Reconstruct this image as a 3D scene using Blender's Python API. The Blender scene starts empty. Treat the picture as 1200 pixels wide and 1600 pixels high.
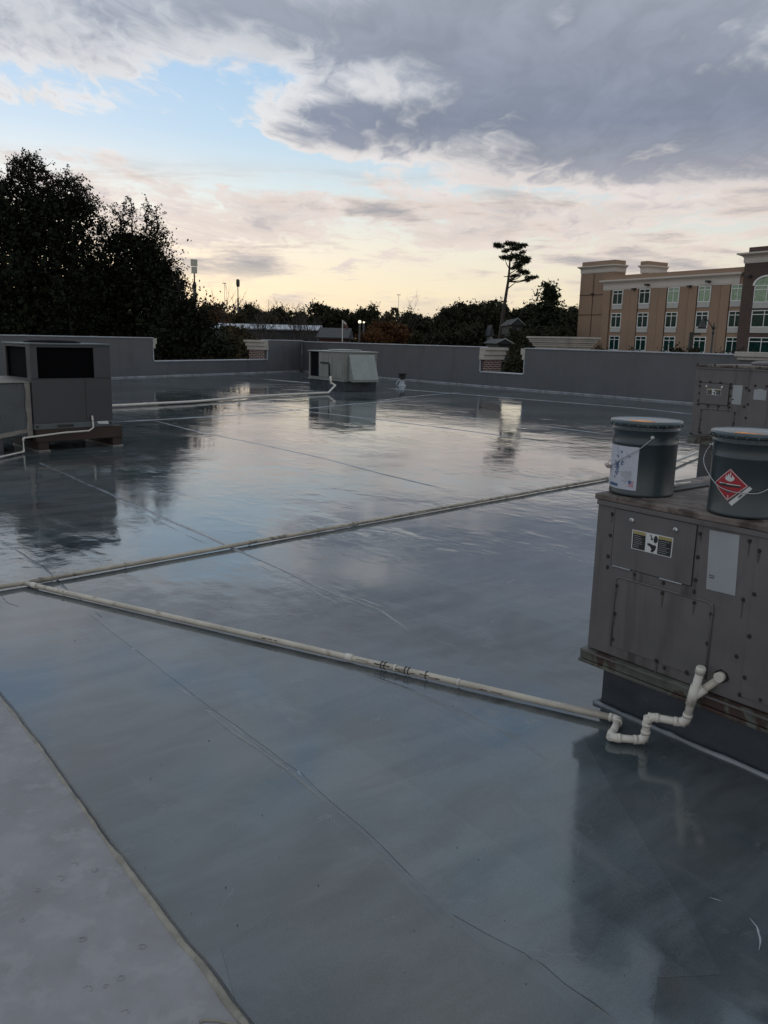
import bpy, bmesh, math, random
import numpy as np
from mathutils import Vector, Matrix
R = math.radians
random.seed(7); rng = np.random.default_rng(7)
scene = bpy.context.scene
col = scene.collection

# ------------------------------------------------------------------ camera
EYE = 1.7; FPX = 1280.0
ROLL = math.atan(.0233); PITCH = math.atan(269*math.cos(ROLL)/FPX)
cam = bpy.data.cameras.new("camera"); cam_o = bpy.data.objects.new("camera", cam); col.objects.link(cam_o)
cam.sensor_fit = 'VERTICAL'; cam.sensor_height = 24; cam.lens = 24*FPX/1600
cam.clip_start = .05; cam.clip_end = 6000
cam_o.matrix_world = Matrix.Translation((0,0,EYE)) @ Matrix.Rotation(R(90)-PITCH, 4, 'X') @ Matrix.Rotation(ROLL, 4, 'Z')
scene.camera = cam_o

# ------------------------------------------------------------------ survey helpers (where a sight line meets a real plane)
def ray(x, y):
    u = x-600; v = 800-y; c, s = math.cos(ROLL), math.sin(ROLL)
    u2 = u*c-v*s; v2 = u*s+v*c
    return Vector((u2, FPX*math.cos(PITCH)+v2*math.sin(PITCH), -FPX*math.sin(PITCH)+v2*math.cos(PITCH)))
O0 = Vector((0,0,EYE))
def G(x, y, z=0.0):
    d = ray(x, y); return O0+d*((z-EYE)/d.z)
def DY(x, y, Y):
    d = ray(x, y); return O0+d*(Y/d.y)
def PL(x, y, p, n):
    d = ray(x, y); return O0+d*((p-O0).dot(n)/d.dot(n))
def azel(x, y):
    d = ray(x, y).normalized(); return math.atan2(d.x, d.y), math.asin(d.z)

# ------------------------------------------------------------------ node helpers
class NT:
    def __init__(s, tree): s.t = tree; s.n = tree.nodes; s.l = tree.links
    def put(s, sock, v):
        if isinstance(v, bpy.types.NodeSocket): s.l.new(v, sock)
        elif v is not None:
            if isinstance(v, (tuple, list)) and len(v) == 3 and sock.type == 'RGBA': v = (*v, 1)
            sock.default_value = v
    def m(s, op, a, b=None, c=None, clamp=False):
        n = s.n.new('ShaderNodeMath'); n.operation = op; n.use_clamp = clamp
        for i, v in enumerate((a, b, c)):
            if v is not None: s.put(n.inputs[i], v)
        return n.outputs[0]
    def vm(s, op, a, b=None):
        n = s.n.new('ShaderNodeVectorMath'); n.operation = op
        s.put(n.inputs[0], a)
        if b is not None: s.put(n.inputs[1], b)
        return n.outputs[0]
    def mix(s, f, a, b, mode='MIX'):
        n = s.n.new('ShaderNodeMix'); n.data_type = 'RGBA'; n.blend_type = mode
        s.put(n.inputs[0], f); s.put(n.inputs[6], a); s.put(n.inputs[7], b); return n.outputs[2]
    def noise(s, vec, scale, detail=4, rough=.55, dist=0, w=None):
        n = s.n.new('ShaderNodeTexNoise'); s.put(n.inputs['Vector'], vec)
        n.inputs['Scale'].default_value = scale; n.inputs['Detail'].default_value = detail
        n.inputs['Roughness'].default_value = rough; n.inputs['Distortion'].default_value = dist
        return n.outputs[0]
    def mr(s, v, a, b, c=0, d=1, smooth=True):
        n = s.n.new('ShaderNodeMapRange'); n.interpolation_type = 'SMOOTHSTEP' if smooth else 'LINEAR'
        for i, x in enumerate((v, a, b, c, d)): s.put(n.inputs[i], x)
        return n.outputs[0]
    def ramp(s, f, pts):
        n = s.n.new('ShaderNodeValToRGB'); e = n.color_ramp.elements
        while len(e) > 1: e.remove(e[-1])
        e[0].position = pts[0][0]; e[0].color = (*pts[0][1], 1)
        for p, c in pts[1:]:
            k = e.new(p); k.color = (*c, 1)
        s.put(n.inputs[0], f); return n.outputs[0]
    def comb(s, x, y, z):
        n = s.n.new('ShaderNodeCombineXYZ')
        for i, v in enumerate((x, y, z)): s.put(n.inputs[i], v)
        return n.outputs[0]
    def sep(s, v):
        n = s.n.new('ShaderNodeSeparateXYZ'); s.put(n.inputs[0], v); return n.outputs

# ------------------------------------------------------------------ sky
SUN_AZ = R(-24); SUN_EL = R(3)
world = bpy.data.worlds.new("World"); scene.world = world; world.use_nodes = True
w = NT(world.node_tree); w.n.clear()
tc = w.n.new('ShaderNodeTexCoord'); dirv = tc.outputs['Generated']
dx, dy, dz = w.sep(dirv)
el = w.m('ARCSINE', dz); az = w.m('ARCTAN2', dx, dy)
sky = w.n.new('ShaderNodeTexSky'); sky.sky_type = 'NISHITA'; sky.sun_disc = False
sky.sun_elevation = SUN_EL; sky.sun_rotation = SUN_AZ; sky.air_density = 1.2; sky.dust_density = 2.0
elpos = w.m('MAXIMUM', el, 0.0)
t = w.m('DIVIDE', elpos, R(45), clamp=True)
clear = w.ramp(t, [(0, (.86,.72,.50)), (.06, (.92,.82,.60)), (.13, (.86,.83,.72)), (.2, (.66,.78,.82)), (.28, (.46,.66,.84)), (.42, (.32,.53,.80)), (1, (.30,.42,.60))])
# right part of the horizon is a little duller than the left, where the sun went down
glow = w.mr(az, R(-40), R(35), 1.05, .86)
clear = w.mix(1.0, clear, w.comb(glow, glow, glow), 'MULTIPLY')
nish = w.vm('MULTIPLY', sky.outputs[0], (.010, .010, .010))
clear = w.vm('ADD', w.vm('MULTIPLY', clear, (.97, .97, .97)), nish)
# clouds on a flat layer high above
den = w.m('ADD', elpos, .13)
px_ = w.m('DIVIDE', az, den); py_ = w.m('DIVIDE', 1.0, den)
P = w.comb(w.m('MULTIPLY', px_, 1.0), w.m('MULTIPLY', py_, .62), 0.0)
warp = w.noise(P, 1.6, 4, .6)
P2 = w.vm('ADD', P, w.comb(w.m('MULTIPLY', w.m('SUBTRACT', warp, .5), .7), w.m('MULTIPLY', w.m('SUBTRACT', warp, .5), .35), 0.0))
n1 = w.noise(P2, 2.3, 9, .62)
n2 = w.noise(w.vm('ADD', P2, (5.3, 2.1, .7)), 6.5, 6, .6)
n3 = w.noise(w.vm('ADD', P2, (1.3, 7.1, .2)), 19, 5, .6)
D = w.m('ADD', w.m('ADD', w.m('MULTIPLY', n1, 1.0), w.m('MULTIPLY', n2, .50)), w.m('MULTIPLY', n3, .16))
D = w.m('SUBTRACT', D, .33)
wob = w.m('ADD', w.m('MULTIPLY', w.m('SUBTRACT', warp, .5), .8), w.m('MULTIPLY', w.m('SUBTRACT', n1, .5), .8))
def blob(x, y, rx, ry, amt, soft=1.0):
    a0, e0 = azel(x, y); ra = rx/1290; re = ry/1290*.95
    u = w.m('DIVIDE', w.m('SUBTRACT', az, a0), ra); v = w.m('DIVIDE', w.m('SUBTRACT', el, e0), re)
    q = w.m('SQRT', w.m('ADD', w.m('MULTIPLY', u, u), w.m('MULTIPLY', v, v)))
    q = w.m('ADD', q, wob)
    return w.mr(q, 1.0+.45*soft, 1.0-.55*soft, 0, amt)
def acc(lst):
    s = None
    for b in lst:
        v = blob(*b); s = v if s is None else w.m('ADD', s, v)
    return s
bias = acc([(960, 205, 430, 95, .30), (1020, 60, 560, 115, .29), (520, 195, 170, 42, .12), (150, 25, 460, 60, .15), (60, 110, 150, 55, .12), (700, 20, 400, 70, .12),
            (290, 140, 250, 55, -.13), (150, 215, 300, 34, -.14), (450, 85, 110, 34, -.12), (620, 125, 95, 32, -.17), (560, 268, 300, 24, -.16), (1000, 302, 400, 14, -.14),
            (330, 322, 170, 40, .10), (560, 352, 330, 42, .06), (950, 350, 330, 40, .07), (80, 236, 150, 14, .16), (640, 312, 120, 12, .06),
            (1150, 80, 190, 100, .13), (1080, 215, 190, 70, .16), (870, 10, 190, 70, .16), (800, 210, 150, 60, .10), (690, 60, 120, 50, .08), (600, 415, 900, 30, -.06), (600, 470, 1200, 50, -.12)])
D = w.m('ADD', D, bias)
high = w.mr(el, R(21), R(34), 0, .16)
D = w.m('ADD', D, high)
back = w.mr(dy, .35, -.3, 0, .06)
D = w.m('ADD', D, back)
cover = w.mr(D, .46, .60)
core = w.mr(w.m('ADD', D, w.m('MULTIPLY', w.m('SUBTRACT', n2, .5), .5)), .55, .95)
lit_c = w.ramp(t, [(0, (.66,.55,.46)), (.12, (.76,.66,.60)), (.2, (.76,.67,.63)), (.30, (.78,.76,.75)), (.5, (.53,.56,.61)), (.75, (.46,.50,.53)), (1, (.50,.54,.57))])
drk_c = w.ramp(t, [(0, (.50,.44,.42)), (.14, (.47,.43,.43)), (.21, (.33,.32,.36)), (.30, (.20,.218,.285)), (.42, (.285,.302,.355)), (.6, (.37,.40,.43)), (.75, (.42,.46,.49)), (1, (.48,.52,.55))])
cl = w.mix(core, lit_c, drk_c)
fine = w.mr(n2, .3, .7, .90, 1.12)
cl = w.mix(1.0, cl, w.comb(fine, fine, fine), 'MULTIPLY')
skyc = w.mix(w.m('MULTIPLY', cover, .90), clear, cl)
# thin banks of cloud lying edge-on low over the horizon
sv = w.comb(w.m('MULTIPLY', az, 5.0), w.m('MULTIPLY', el, 34.0), w.m('MULTIPLY', warp, .8))
st1 = w.noise(sv, 1.0, 7, .62, .25)
lowm = w.m('MULTIPLY', w.mr(el, R(2.2), R(5.2), .0, 1), w.mr(el, R(8.2), R(11.5), 1, .0))
lowm2 = w.mr(el, R(1.0), R(3), .25, .55)
thr = w.m('MULTIPLY', w.mr(st1, .47, .62), w.m('MAXIMUM', lowm, w.m('MULTIPLY', lowm2, w.mr(el, R(5), R(7), 1, 0))))
skyc = w.mix(w.m('MULTIPLY', thr, .92), skyc, w.mix(w.mr(st1, .52, .72), (.72, .62, .56), (.35, .345, .37)))
gb = w.mr(el, R(-1.5), 0, 0, 1)
skyc = w.mix(gb, (.06, .06, .06), skyc)
bgn = w.n.new('ShaderNodeBackground'); w.put(bgn.inputs[0], skyc); bgn.inputs[1].default_value = 1.0
wo = w.n.new('ShaderNodeOutputWorld'); w.l.new(bgn.outputs[0], wo.inputs[0])
world.cycles.sampling_method = 'MANUAL'; world.cycles.sample_map_resolution = 1024

sl = bpy.data.lights.new("sun", 'SUN'); sl.energy = .12; sl.angle = R(8); sl.color = (1, .78, .55)
so = bpy.data.objects.new("sun", sl); col.objects.link(so)
sd = Vector((math.sin(SUN_AZ)*math.cos(SUN_EL), math.cos(SUN_AZ)*math.cos(SUN_EL), math.sin(SUN_EL)))
so.rotation_euler = sd.to_track_quat('Z', 'Y').to_euler(); so.location = sd*50
scene.view_settings.view_transform = 'Standard'; scene.view_settings.look = 'None'
scene.view_settings.exposure = 0.1; scene.view_settings.gamma = 1.0
scene.cycles.max_bounces = 6; scene.cycles.glossy_bounces = 4; scene.cycles.diffuse_bounces = 3; scene.cycles.use_denoising = True

# ------------------------------------------------------------------ materials
def mat(name, c, rough=.6, metal=0, var=.15, scale=4, spec=.5, bump=0, bscale=60, stain=None, samt=.5, sscale=2.0, sstretch=(1,1,1), slo=.52, shi=.7, coat=0):
    m = bpy.data.materials.new(name); m.use_nodes = True; t = NT(m.node_tree)
    b = m.node_tree.nodes['Principled BSDF']
    tcn = t.n.new('ShaderNodeTexCoord'); v = tcn.outputs['Object']
    n = t.noise(v, scale, 5, .6)
    k = t.mr(n, .25, .75, 1-var, 1+var)
    cc = t.mix(1.0, c, t.comb(k, k, k), 'MULTIPLY')
    if stain:
        sv = t.vm('MULTIPLY', v, sstretch)
        s = t.mr(t.noise(sv, sscale, 6, .65, .3), slo, shi, 0, samt)
        cc = t.mix(s, cc, stain)
    t.put(b.inputs['Base Color'], cc); b.inputs['Metallic'].default_value = metal
    t.put(b.inputs['Roughness'], t.mr(n, .2, .8, max(.03, rough-.08), min(1, rough+.08)))
    b.inputs['Specular IOR Level'].default_value = spec
    if coat: b.inputs['Coat Weight'].default_value = coat; b.inputs['Coat Roughness'].default_value = .15
    if bump:
        bn = t.n.new('ShaderNodeBump'); bn.inputs['Distance'].default_value = bump; bn.inputs['Strength'].default_value = 1
        t.put(bn.inputs['Height'], t.noise(v, bscale, 4, .6)); t.l.new(bn.outputs[0], b.inputs['Normal'])
    return m

def roof_mat():
    m = bpy.data.materials.new("wet_roof_coating"); m.use_nodes = True; t = NT(m.node_tree)
    b = m.node_tree.nodes['Principled BSDF']; tcn = t.n.new('ShaderNodeTexCoord'); v = tcn.outputs['Object']
    # frame turned to run with the membrane rolls
    mp = t.n.new('ShaderNodeMapping'); mp.inputs['Rotation'].default_value = (0, 0, R(-38)); t.l.new(v, mp.inputs[0]); rv = mp.outputs[0]
    big = t.noise(rv, .45, 4, .55); mid = t.noise(t.vm('MULTIPLY', rv, (1, 3, 1)), 1.7, 5, .6, .4); fine = t.noise(v, 90, 3, .7)
    grit = t.noise(v, 260, 2, .7)
    k = t.m('ADD', t.mr(big, .35, .65, .74, 1.16), t.mr(mid, .35, .65, -.17, .17))
    k = t.m('ADD', k, t.mr(grit, .35, .7, -.12, .17))
    # rolls of membrane 1.9 m wide: each took the paint a little differently
    sx = t.sep(rv); roll = t.m('FLOOR', t.m('DIVIDE', t.m('ADD', sx[0], t.m('MULTIPLY', t.m('SUBTRACT', mid, .5), .05)), 1.9))
    wn = t.n.new('ShaderNodeTexWhiteNoise'); wn.noise_dimensions = '1D'; t.put(wn.inputs['W'], roll)
    k = t.m('ADD', k, t.mr(wn.outputs[0], 0, 1, -.13, .13, False))
    tone = t.mix(t.mr(t.noise(v, .8, 4, .6), .35, .65), (.070, .091, .100), (.090, .096, .102))
    cc = t.mix(1.0, tone, t.comb(k, k, k), 'MULTIPLY')
    rn = t.noise(v, 1.3, 5, .55, .8); ring = t.mr(t.m('ABSOLUTE', t.m('SUBTRACT', rn, .54)), .0, .008, 1, 0)
    ring = t.m('MULTIPLY', ring, t.mr(t.noise(v, 5, 3, .6), .5, .65, 0, .35))
    cc = t.mix(ring, cc, (.17, .18, .185))
    dull = t.mr(t.noise(t.vm('MULTIPLY', rv, (1, .35, 1)), 2.6, 6, .7, .6), .54, .68, 0, .45)
    cc = t.mix(dull, cc, (.118, .128, .136))
    t.put(b.inputs['Base Color'], cc)
    wet = t.m('ADD', t.m('MULTIPLY', t.noise(v, .33, 5, .6, .5), .7), t.m('MULTIPLY', mid, .3))
    wy_ = t.m('ADD', t.sep(v)[1], t.m('MULTIPLY', t.m('SUBTRACT', big, .5), 3.0))
    satin = t.mr(wy_, 3.2, 6.0, 1, 0)          # this end of the roof has cured to a satin, the far end still stands wet
    rg = t.m('ADD', t.m('ADD', t.mr(wet, .40, .66, .02, .13), t.m('MULTIPLY', dull, .16)), t.m('MULTIPLY', satin, .055))
    t.put(b.inputs['Roughness'], rg)
    b.inputs['IOR'].default_value = 1.8; b.inputs['Specular IOR Level'].default_value = .5
    # height: slow undulation, roller ripple, orange peel
    h = t.m('MULTIPLY', t.noise(v, .7, 2, .5), .006)
    rip_mask = t.mr(t.noise(t.vm('MULTIPLY', rv, (1, .5, 1)), .8, 4, .65), .44, .66, .3, 2.6)
    rip_mask = t.m('MULTIPLY', rip_mask, t.m('SUBTRACT', 1.0, t.m('MULTIPLY', satin, .62)))
    h = t.m('ADD', h, t.m('MULTIPLY', t.m('MULTIPLY', t.noise(v, 3.2, 3, .55, .5), .0017), rip_mask))
    h = t.m('ADD', h, t.m('MULTIPLY', t.m('MULTIPLY', t.noise(v, 17, 3, .6, .6), .00045), rip_mask))
    h = t.m('ADD', h, t.m('MULTIPLY', t.m('MULTIPLY', t.noise(v, 42, 3, .6, .4), .00019), rip_mask))
    h = t.m('ADD', h, t.m('MULTIPLY', fine, .00005))
    bn = t.n.new('ShaderNodeBump'); bn.inputs['Distance'].default_value = 1; bn.inputs['Strength'].default_value = 1
    t.put(bn.inputs['Height'], h); t.l.new(bn.outputs[0], b.inputs['Normal'])
    return m
M = {}
M['roof'] = roof_mat()
M['wall'] = mat('grey_parapet_paint', (.090,.091,.097), .5, var=.08, scale=1.2, bump=.002, bscale=30, stain=(.045,.048,.054), samt=.45, sscale=1.6, sstretch=(1.2,1,.3), slo=.48, shi=.76)
M['coping'] = mat('pale_coping', (.34,.36,.39), .45, var=.15, scale=3)
M['cant'] = mat('pale_cant_bead', (.19,.20,.215), .3, var=.3, scale=2)
M['cornice'] = mat('painted_cornice', (.38,.345,.30), .7, var=.12, scale=2, stain=(.22,.2,.18), samt=.5, sstretch=(1,1,.2), sscale=3)
M['seam'] = mat('seam_sealant', (.14,.155,.175), .16, var=.3, scale=5, bump=.003, bscale=25)
M['seam_and_shadow'] = mat('dark_sealant_and_shadow', (.035,.042,.05), .15, var=.3, scale=5, bump=.003, bscale=25)
M['scuff'] = mat('pale_scuff', (.33,.35,.38), .3, var=.2)
M['ringm'] = mat('dried_ring', (.32,.32,.33), .5)
M['oldmem'] = mat('dry_old_membrane', (.222,.213,.222), .55, var=.18, scale=3.5, bump=.0015, bscale=60, stain=(.285,.277,.285), samt=.55, sscale=9, slo=.5, shi=.62)
M['beige'] = mat('beige_edge_bead', (.21,.195,.16), .5, var=.35, scale=14, bump=.004, bscale=30)
M['pvc'] = mat('pvc', (.44,.395,.33), .4, var=.2, scale=5, stain=(.13,.095,.065), samt=.8, sscale=9, slo=.56, shi=.70)
M['pvcold'] = mat('dirty_pvc', (.38,.335,.27), .42, var=.25, scale=5, stain=(.07,.055,.04), samt=.8, sscale=7, slo=.53, shi=.66)
M['pvcw'] = mat('pvc_fitting', (.56,.52,.46), .35, var=.08, scale=6, stain=(.25,.19,.13), samt=.6, sscale=14, slo=.6, shi=.7)
M['black'] = mat('black_rubber_and_gap', (.012,.012,.012), .6, var=.3)
M['unit'] = mat('faded_brown_steel', (.112,.102,.102), .5, var=.14, scale=3, stain=(.045,.036,.033), samt=.85, sscale=2.6, sstretch=(2.6,1,.35), slo=.50, shi=.72, bump=.006, bscale=2.6)
M['unitd'] = mat('faded_brown_door', (.110,.101,.101), .45, var=.12, scale=4, stain=(.065,.054,.05), samt=.55, sscale=3, sstretch=(2.5,1,.3))
M['rail'] = mat('oxidised_rail', (.095,.10,.082), .6, var=.4, scale=6, stain=(.040,.020,.014), samt=.95, sscale=2.3, slo=.53, shi=.57)
M['rusttop'] = mat('rusty_top', (.15,.12,.105), .7, var=.35, scale=7, stain=(.045,.028,.022), samt=.9, sscale=6, slo=.45, shi=.6, bump=.003, bscale=40)
M['bolt'] = mat('dark_bolt', (.02,.017,.016), .7, var=.3)
M['rust'] = mat('rust_stain', (.038,.028,.024), .8, var=.4, scale=60)
M['run'] = mat('rust_run', (.070,.060,.056), .7, var=.3, scale=40)
M['zinc'] = mat('zinc_latch', (.45,.46,.47), .35, .8, var=.15, scale=30)
M['label'] = mat('faded_label', (.30,.31,.325), .4, var=.06, scale=6)
M['ink'] = mat('black_ink', (.012,.013,.013), .4, var=.1)
M['inkwhite'] = mat('white_ink', (.55,.55,.54), .4, var=.05)
M['inkyellow'] = mat('yellow_ink', (.32,.26,.10), .4, var=.2, scale=90)
M['curb'] = mat('curb_coating', (.045,.052,.060), .25, var=.2, scale=3, bump=.002, bscale=18)
M['pail'] = mat('pail_steel', (.029,.041,.047), .38, var=.12, scale=6, stain=(.04,.055,.06), samt=.4, sscale=4, coat=.15)
M['ring'] = mat('pail_ring', (.060,.082,.090), .3, .1, var=.2, scale=20)
M['paillid'] = mat('pail_lid', (.17,.185,.20), .3, .3, var=.12, scale=12)
M['orange'] = mat('orange_patch', (.95,.36,.07), .5, var=.2, scale=30)
M['paper'] = mat('white_paper', (.46,.47,.53), .45, var=.08, scale=10, stain=(.27,.28,.32), samt=.6, sscale=22, slo=.52, shi=.66)
M['blue'] = mat('blue_ink', (.06,.11,.22), .4, var=.15)
M['red'] = mat('red_ink', (.33,.012,.025), .4, var=.1)
M['flagred'] = mat('flag_red', (.40,.10,.12), .4, var=.1)
M['wire'] = mat('galvanised_wire', (.40,.41,.43), .3, .7, var=.1)
M['grip'] = mat('dirty_grip', (.35,.27,.26), .5, var=.6, scale=70)
M['dunit'] = mat('charcoal_cabinet', (.040,.041,.046), .4, var=.1, scale=2)
M['dunitlite'] = mat('grey_base_rail', (.085,.098,.105), .4, .2, var=.15, scale=5)
M['coil'] = mat('coil_black', (.004,.004,.005), .9, var=.3, spec=.1, bump=.004, bscale=80)
M['duct'] = mat('coated_duct', (.055,.068,.078), .3, var=.25, scale=2, bump=.002, bscale=12)
M['mastic'] = mat('beige_mastic', (.20,.18,.16), .6, var=.2, scale=12, bump=.004, bscale=30)
M['wood'] = mat('treated_timber', (.034,.018,.011), .65, var=.35, scale=3, stain=(.02,.014,.01), samt=.8, sscale=3, sstretch=(.5,3,3))
M['gunit'] = mat('grey_green_cabinet', (.20,.205,.185), .45, var=.1, scale=2.5, stain=(.08,.08,.07), samt=.5, sscale=3, sstretch=(2,1,.4))
M['hood'] = mat('galvanised_hood', (.25,.265,.25), .38, .2, var=.12, scale=3)
M['stucco'] = mat('tan_stucco', (.29,.192,.130), .85, var=.07, scale=.5)
M['stuccod'] = mat('tan_groove', (.085,.05,.033), .9, var=.1)
M['hcornice'] = mat('hotel_cornice', (.56,.50,.44), .8, var=.05, scale=.6)
M['frame'] = mat('white_frame', (.72,.70,.67), .5, var=.05)
M['spandrel'] = mat('grey_spandrel', (.44,.42,.39), .6, var=.06)
M['glassd'] = mat('dark_green_glass', (.010,.034,.028), .05, var=.3, scale=1.5, spec=.12)
M['glassl'] = mat('curtained_glass', (.24,.34,.23), .12, var=.3, scale=2.5, spec=.3)
M['ground'] = mat('ground', (.035,.04,.028), .9, var=.4, scale=.05)
M['lot'] = mat('asphalt', (.05,.05,.05), .85, var=.2, scale=.3)
M['metalroof'] = mat('pale_metal_roof', (.22,.235,.27), .35, .2, var=.1, scale=.4)
M['darkroof'] = mat('dark_shingle', (.016,.018,.020), .8, var=.2)
M['farwall'] = mat('grey_siding', (.024,.024,.026), .8, var=.1)
M['farbrick'] = mat('dull_red_wall', (.12,.055,.045), .85, var=.15)
M['trimw'] = mat('white_trim', (.20,.20,.19), .6, var=.05)
M['polem'] = mat('dark_pole', (.03,.028,.026), .6, var=.2)
M['sign'] = mat('sign_face', (.42,.40,.32), .5, var=.1)
M['bark'] = mat('bark', (.045,.035,.028), .9, var=.3, scale=4)
def brick_mat(name, c1, c2, mortar, sc, bw=.5, rh=.25, ms=.02):
    m = bpy.data.materials.new(name); m.use_nodes = True; t = NT(m.node_tree); b = m.node_tree.nodes['Principled BSDF']
    tcn = t.n.new('ShaderNodeTexCoord'); s = t.sep(tcn.outputs['Object'])
    v = t.comb(t.m('ADD', s[0], s[1]), s[2], 0.0)
    br = t.n.new('ShaderNodeTexBrick'); t.put(br.inputs['Vector'], v); t.put(br.inputs['Color1'], c1); t.put(br.inputs['Color2'], c2); t.put(br.inputs['Mortar'], mortar)
    br.inputs['Scale'].default_value = sc; br.inputs['Brick Width'].default_value = bw; br.inputs['Row Height'].default_value = rh; br.inputs['Mortar Size'].default_value = ms
    t.put(b.inputs['Base Color'], br.outputs[0]); b.inputs['Roughness'].default_value = .85
    return m
M['brick'] = brick_mat('red_brick', (.07,.028,.024), (.10,.04,.032), (.30,.26,.24), 1.0, .24, .085, .013)
M['hbrick'] = brick_mat('brown_brick', (.085,.052,.042), (.06,.036,.03), (.10,.07,.06), 1.0, .5, .18, .02)
def leaf_mat(name, c1, c2):
    m = bpy.data.materials.new(name); m.use_nodes = True; t = NT(m.node_tree); b = m.node_tree.nodes['Principled BSDF']
    tcn = t.n.new('ShaderNodeTexCoord'); n = t.noise(tcn.outputs['Object'], .9, 5, .7)
    t.put(b.inputs['Base Color'], t.mix(t.mr(n, .35, .68), c1, c2)); b.inputs['Roughness'].default_value = .8
    b.inputs['Specular IOR Level'].default_value = .12
    return m
M['oak'] = leaf_mat('evergreen_oak_leaf', (.010,.012,.007), (.019,.022,.011))
M['wood1'] = leaf_mat('far_leaf', (.020,.021,.012), (.042,.040,.021))
M['wood2'] = leaf_mat('autumn_leaf', (.055,.028,.012), (.10,.044,.016))
M['wood3'] = leaf_mat('olive_leaf', (.034,.029,.015), (.06,.044,.02))
M['pine'] = leaf_mat('pine_needle', (.02,.026,.014), (.036,.04,.02))
def emis(name, c, s):
    m = bpy.data.materials.new(name); m.use_nodes = True; b = m.node_tree.nodes['Principled BSDF']
    b.inputs['Base Color'].default_value = (*c, 1); b.inputs['Emission Color'].default_value = (*c, 1); b.inputs['Emission Strength'].default_value = s
    return m
M['lampon'] = emis('lit_lamp', (1, .86, .62), 1.1)

# ------------------------------------------------------------------ mesh helpers
class MB:
    def __init__(s): s.bm = bmesh.new()
    def box(s, x0, x1, y0, y1, z0, z1, bev=0):
        vs = [s.bm.verts.new(p) for p in ((x0,y0,z0),(x1,y0,z0),(x1,y1,z0),(x0,y1,z0),(x0,y0,z1),(x1,y0,z1),(x1,y1,z1),(x0,y1,z1))]
        fs = [s.bm.faces.new([vs[i] for i in f]) for f in ((3,2,1,0),(4,5,6,7),(0,1,5,4),(1,2,6,5),(2,3,7,6),(3,0,4,7))]
        if bev:
            es = list({e for f in fs for e in f.edges}); bmesh.ops.bevel(s.bm, geom=es, offset=bev, segments=2, profile=.5, affect='EDGES')
        return s
    def prism(s, pts, d):            # pts: 3D polygon, d: extrusion vector
        a = [s.bm.verts.new(p) for p in pts]; b = [s.bm.verts.new(Vector(p)+Vector(d)) for p in pts]; n = len(pts)
        s.bm.faces.new(a[::-1]); s.bm.faces.new(b)
        for i in range(n): s.bm.faces.new((a[i], a[(i+1)%n], b[(i+1)%n], b[i]))
        return s
    def face(s, pts): s.bm.faces.new([s.bm.verts.new(p) for p in pts]); return s
    def tube(s, pts, r, seg=10, cap=True, smooth=True):
        pts = [Vector(p) for p in pts]; rs = r if isinstance(r, (list, tuple)) else [r]*len(pts); rings = []; up = None
        for i, p in enumerate(pts):
            a = pts[max(i-1,0)]; b = pts[min(i+1,len(pts)-1)]; t = (b-a).normalized()
            if up is None: up = t.orthogonal().normalized()
            up = (up-t*up.dot(t)).normalized(); q = t.cross(up)
            k = 1.0
            if 0 < i < len(pts)-1:
                c = ((pts[i]-pts[i-1]).normalized()).dot((pts[i+1]-pts[i]).normalized()); k = min(1.4, 1/max(.5, math.sqrt(max(.05,(1+c)/2)))) if c < .9 else 1
            rings.append([s.bm.verts.new(p+(up*math.cos(2*math.pi*j/seg)+q*math.sin(2*math.pi*j/seg))*rs[i]) for j in range(seg)])
        for a, b in zip(rings, rings[1:]):
            for j in range(seg):
                f = s.bm.faces.new((a[j], a[(j+1)%seg], b[(j+1)%seg], b[j])); f.smooth = smooth
        if cap: s.bm.faces.new(rings[0][::-1]); s.bm.faces.new(rings[-1])
        return s
    def lathe(s, prof, seg=48, c=(0,0,0), closed=False):
        rings = []
        for r, z in prof:
            rings.append([s.bm.verts.new((c[0]+r*math.cos(2*math.pi*j/seg), c[1]+r*math.sin(2*math.pi*j/seg), c[2]+z)) for j in range(seg)])
        for a, b in zip(rings, rings[1:]):
            for j in range(seg):
                f = s.bm.faces.new((a[j], a[(j+1)%seg], b[(j+1)%seg], b[j])); f.smooth = True
        if prof[0][0] > 0 and not closed: s.bm.faces.new(rings[0][::-1])
        if prof[-1][0] > 0 and not closed: s.bm.faces.new(rings[-1])
        return s
    def ball(s, c, r, seg=12):
        mtx = Matrix.Translation(c) @ Matrix.Diagonal((r, r, r, 1)) if not isinstance(r, tuple) else Matrix.Translation(c) @ Matrix.Diagonal((*r, 1))
        g = bmesh.ops.create_uvsphere(s.bm, u_segments=seg, v_segments=seg//2+2, radius=1, matrix=mtx)
        for v in g['verts']:
            for f in v.link_faces: f.smooth = True
        return s
    def build(s, name, m, parent=None, split=False, **kw):
        if split:
            left = set(s.bm.faces); out = None
            while left:
                st = [left.pop()]; isl = [st[0]]
                while st:
                    f = st.pop()
                    for v in f.verts:
                        for g in v.link_faces:
                            if g in left: left.discard(g); st.append(g); isl.append(g)
                mb = MB(); vm = {}
                for f in isl:
                    nf = mb.bm.faces.new([vm.setdefault(v, None) or vm.__setitem__(v, mb.bm.verts.new(v.co)) or vm[v] for v in f.verts]); nf.smooth = f.smooth
                out = mb.build(name, m, parent, **kw)
            s.bm.free(); return out
        me = bpy.data.meshes.new(name); s.bm.normal_update(); s.bm.to_mesh(me); s.bm.free()
        return link(name, me, m, parent, **kw)
def link(name, me, m, parent=None, label=None, cat=None, group=None, kind=None):
    o = bpy.data.objects.new(name, me); col.objects.link(o)
    if m is not None and me is not None: me.materials.append(m)
    if parent is not None: o.parent = parent
    return tag(o, label, cat, group, kind)
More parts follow.
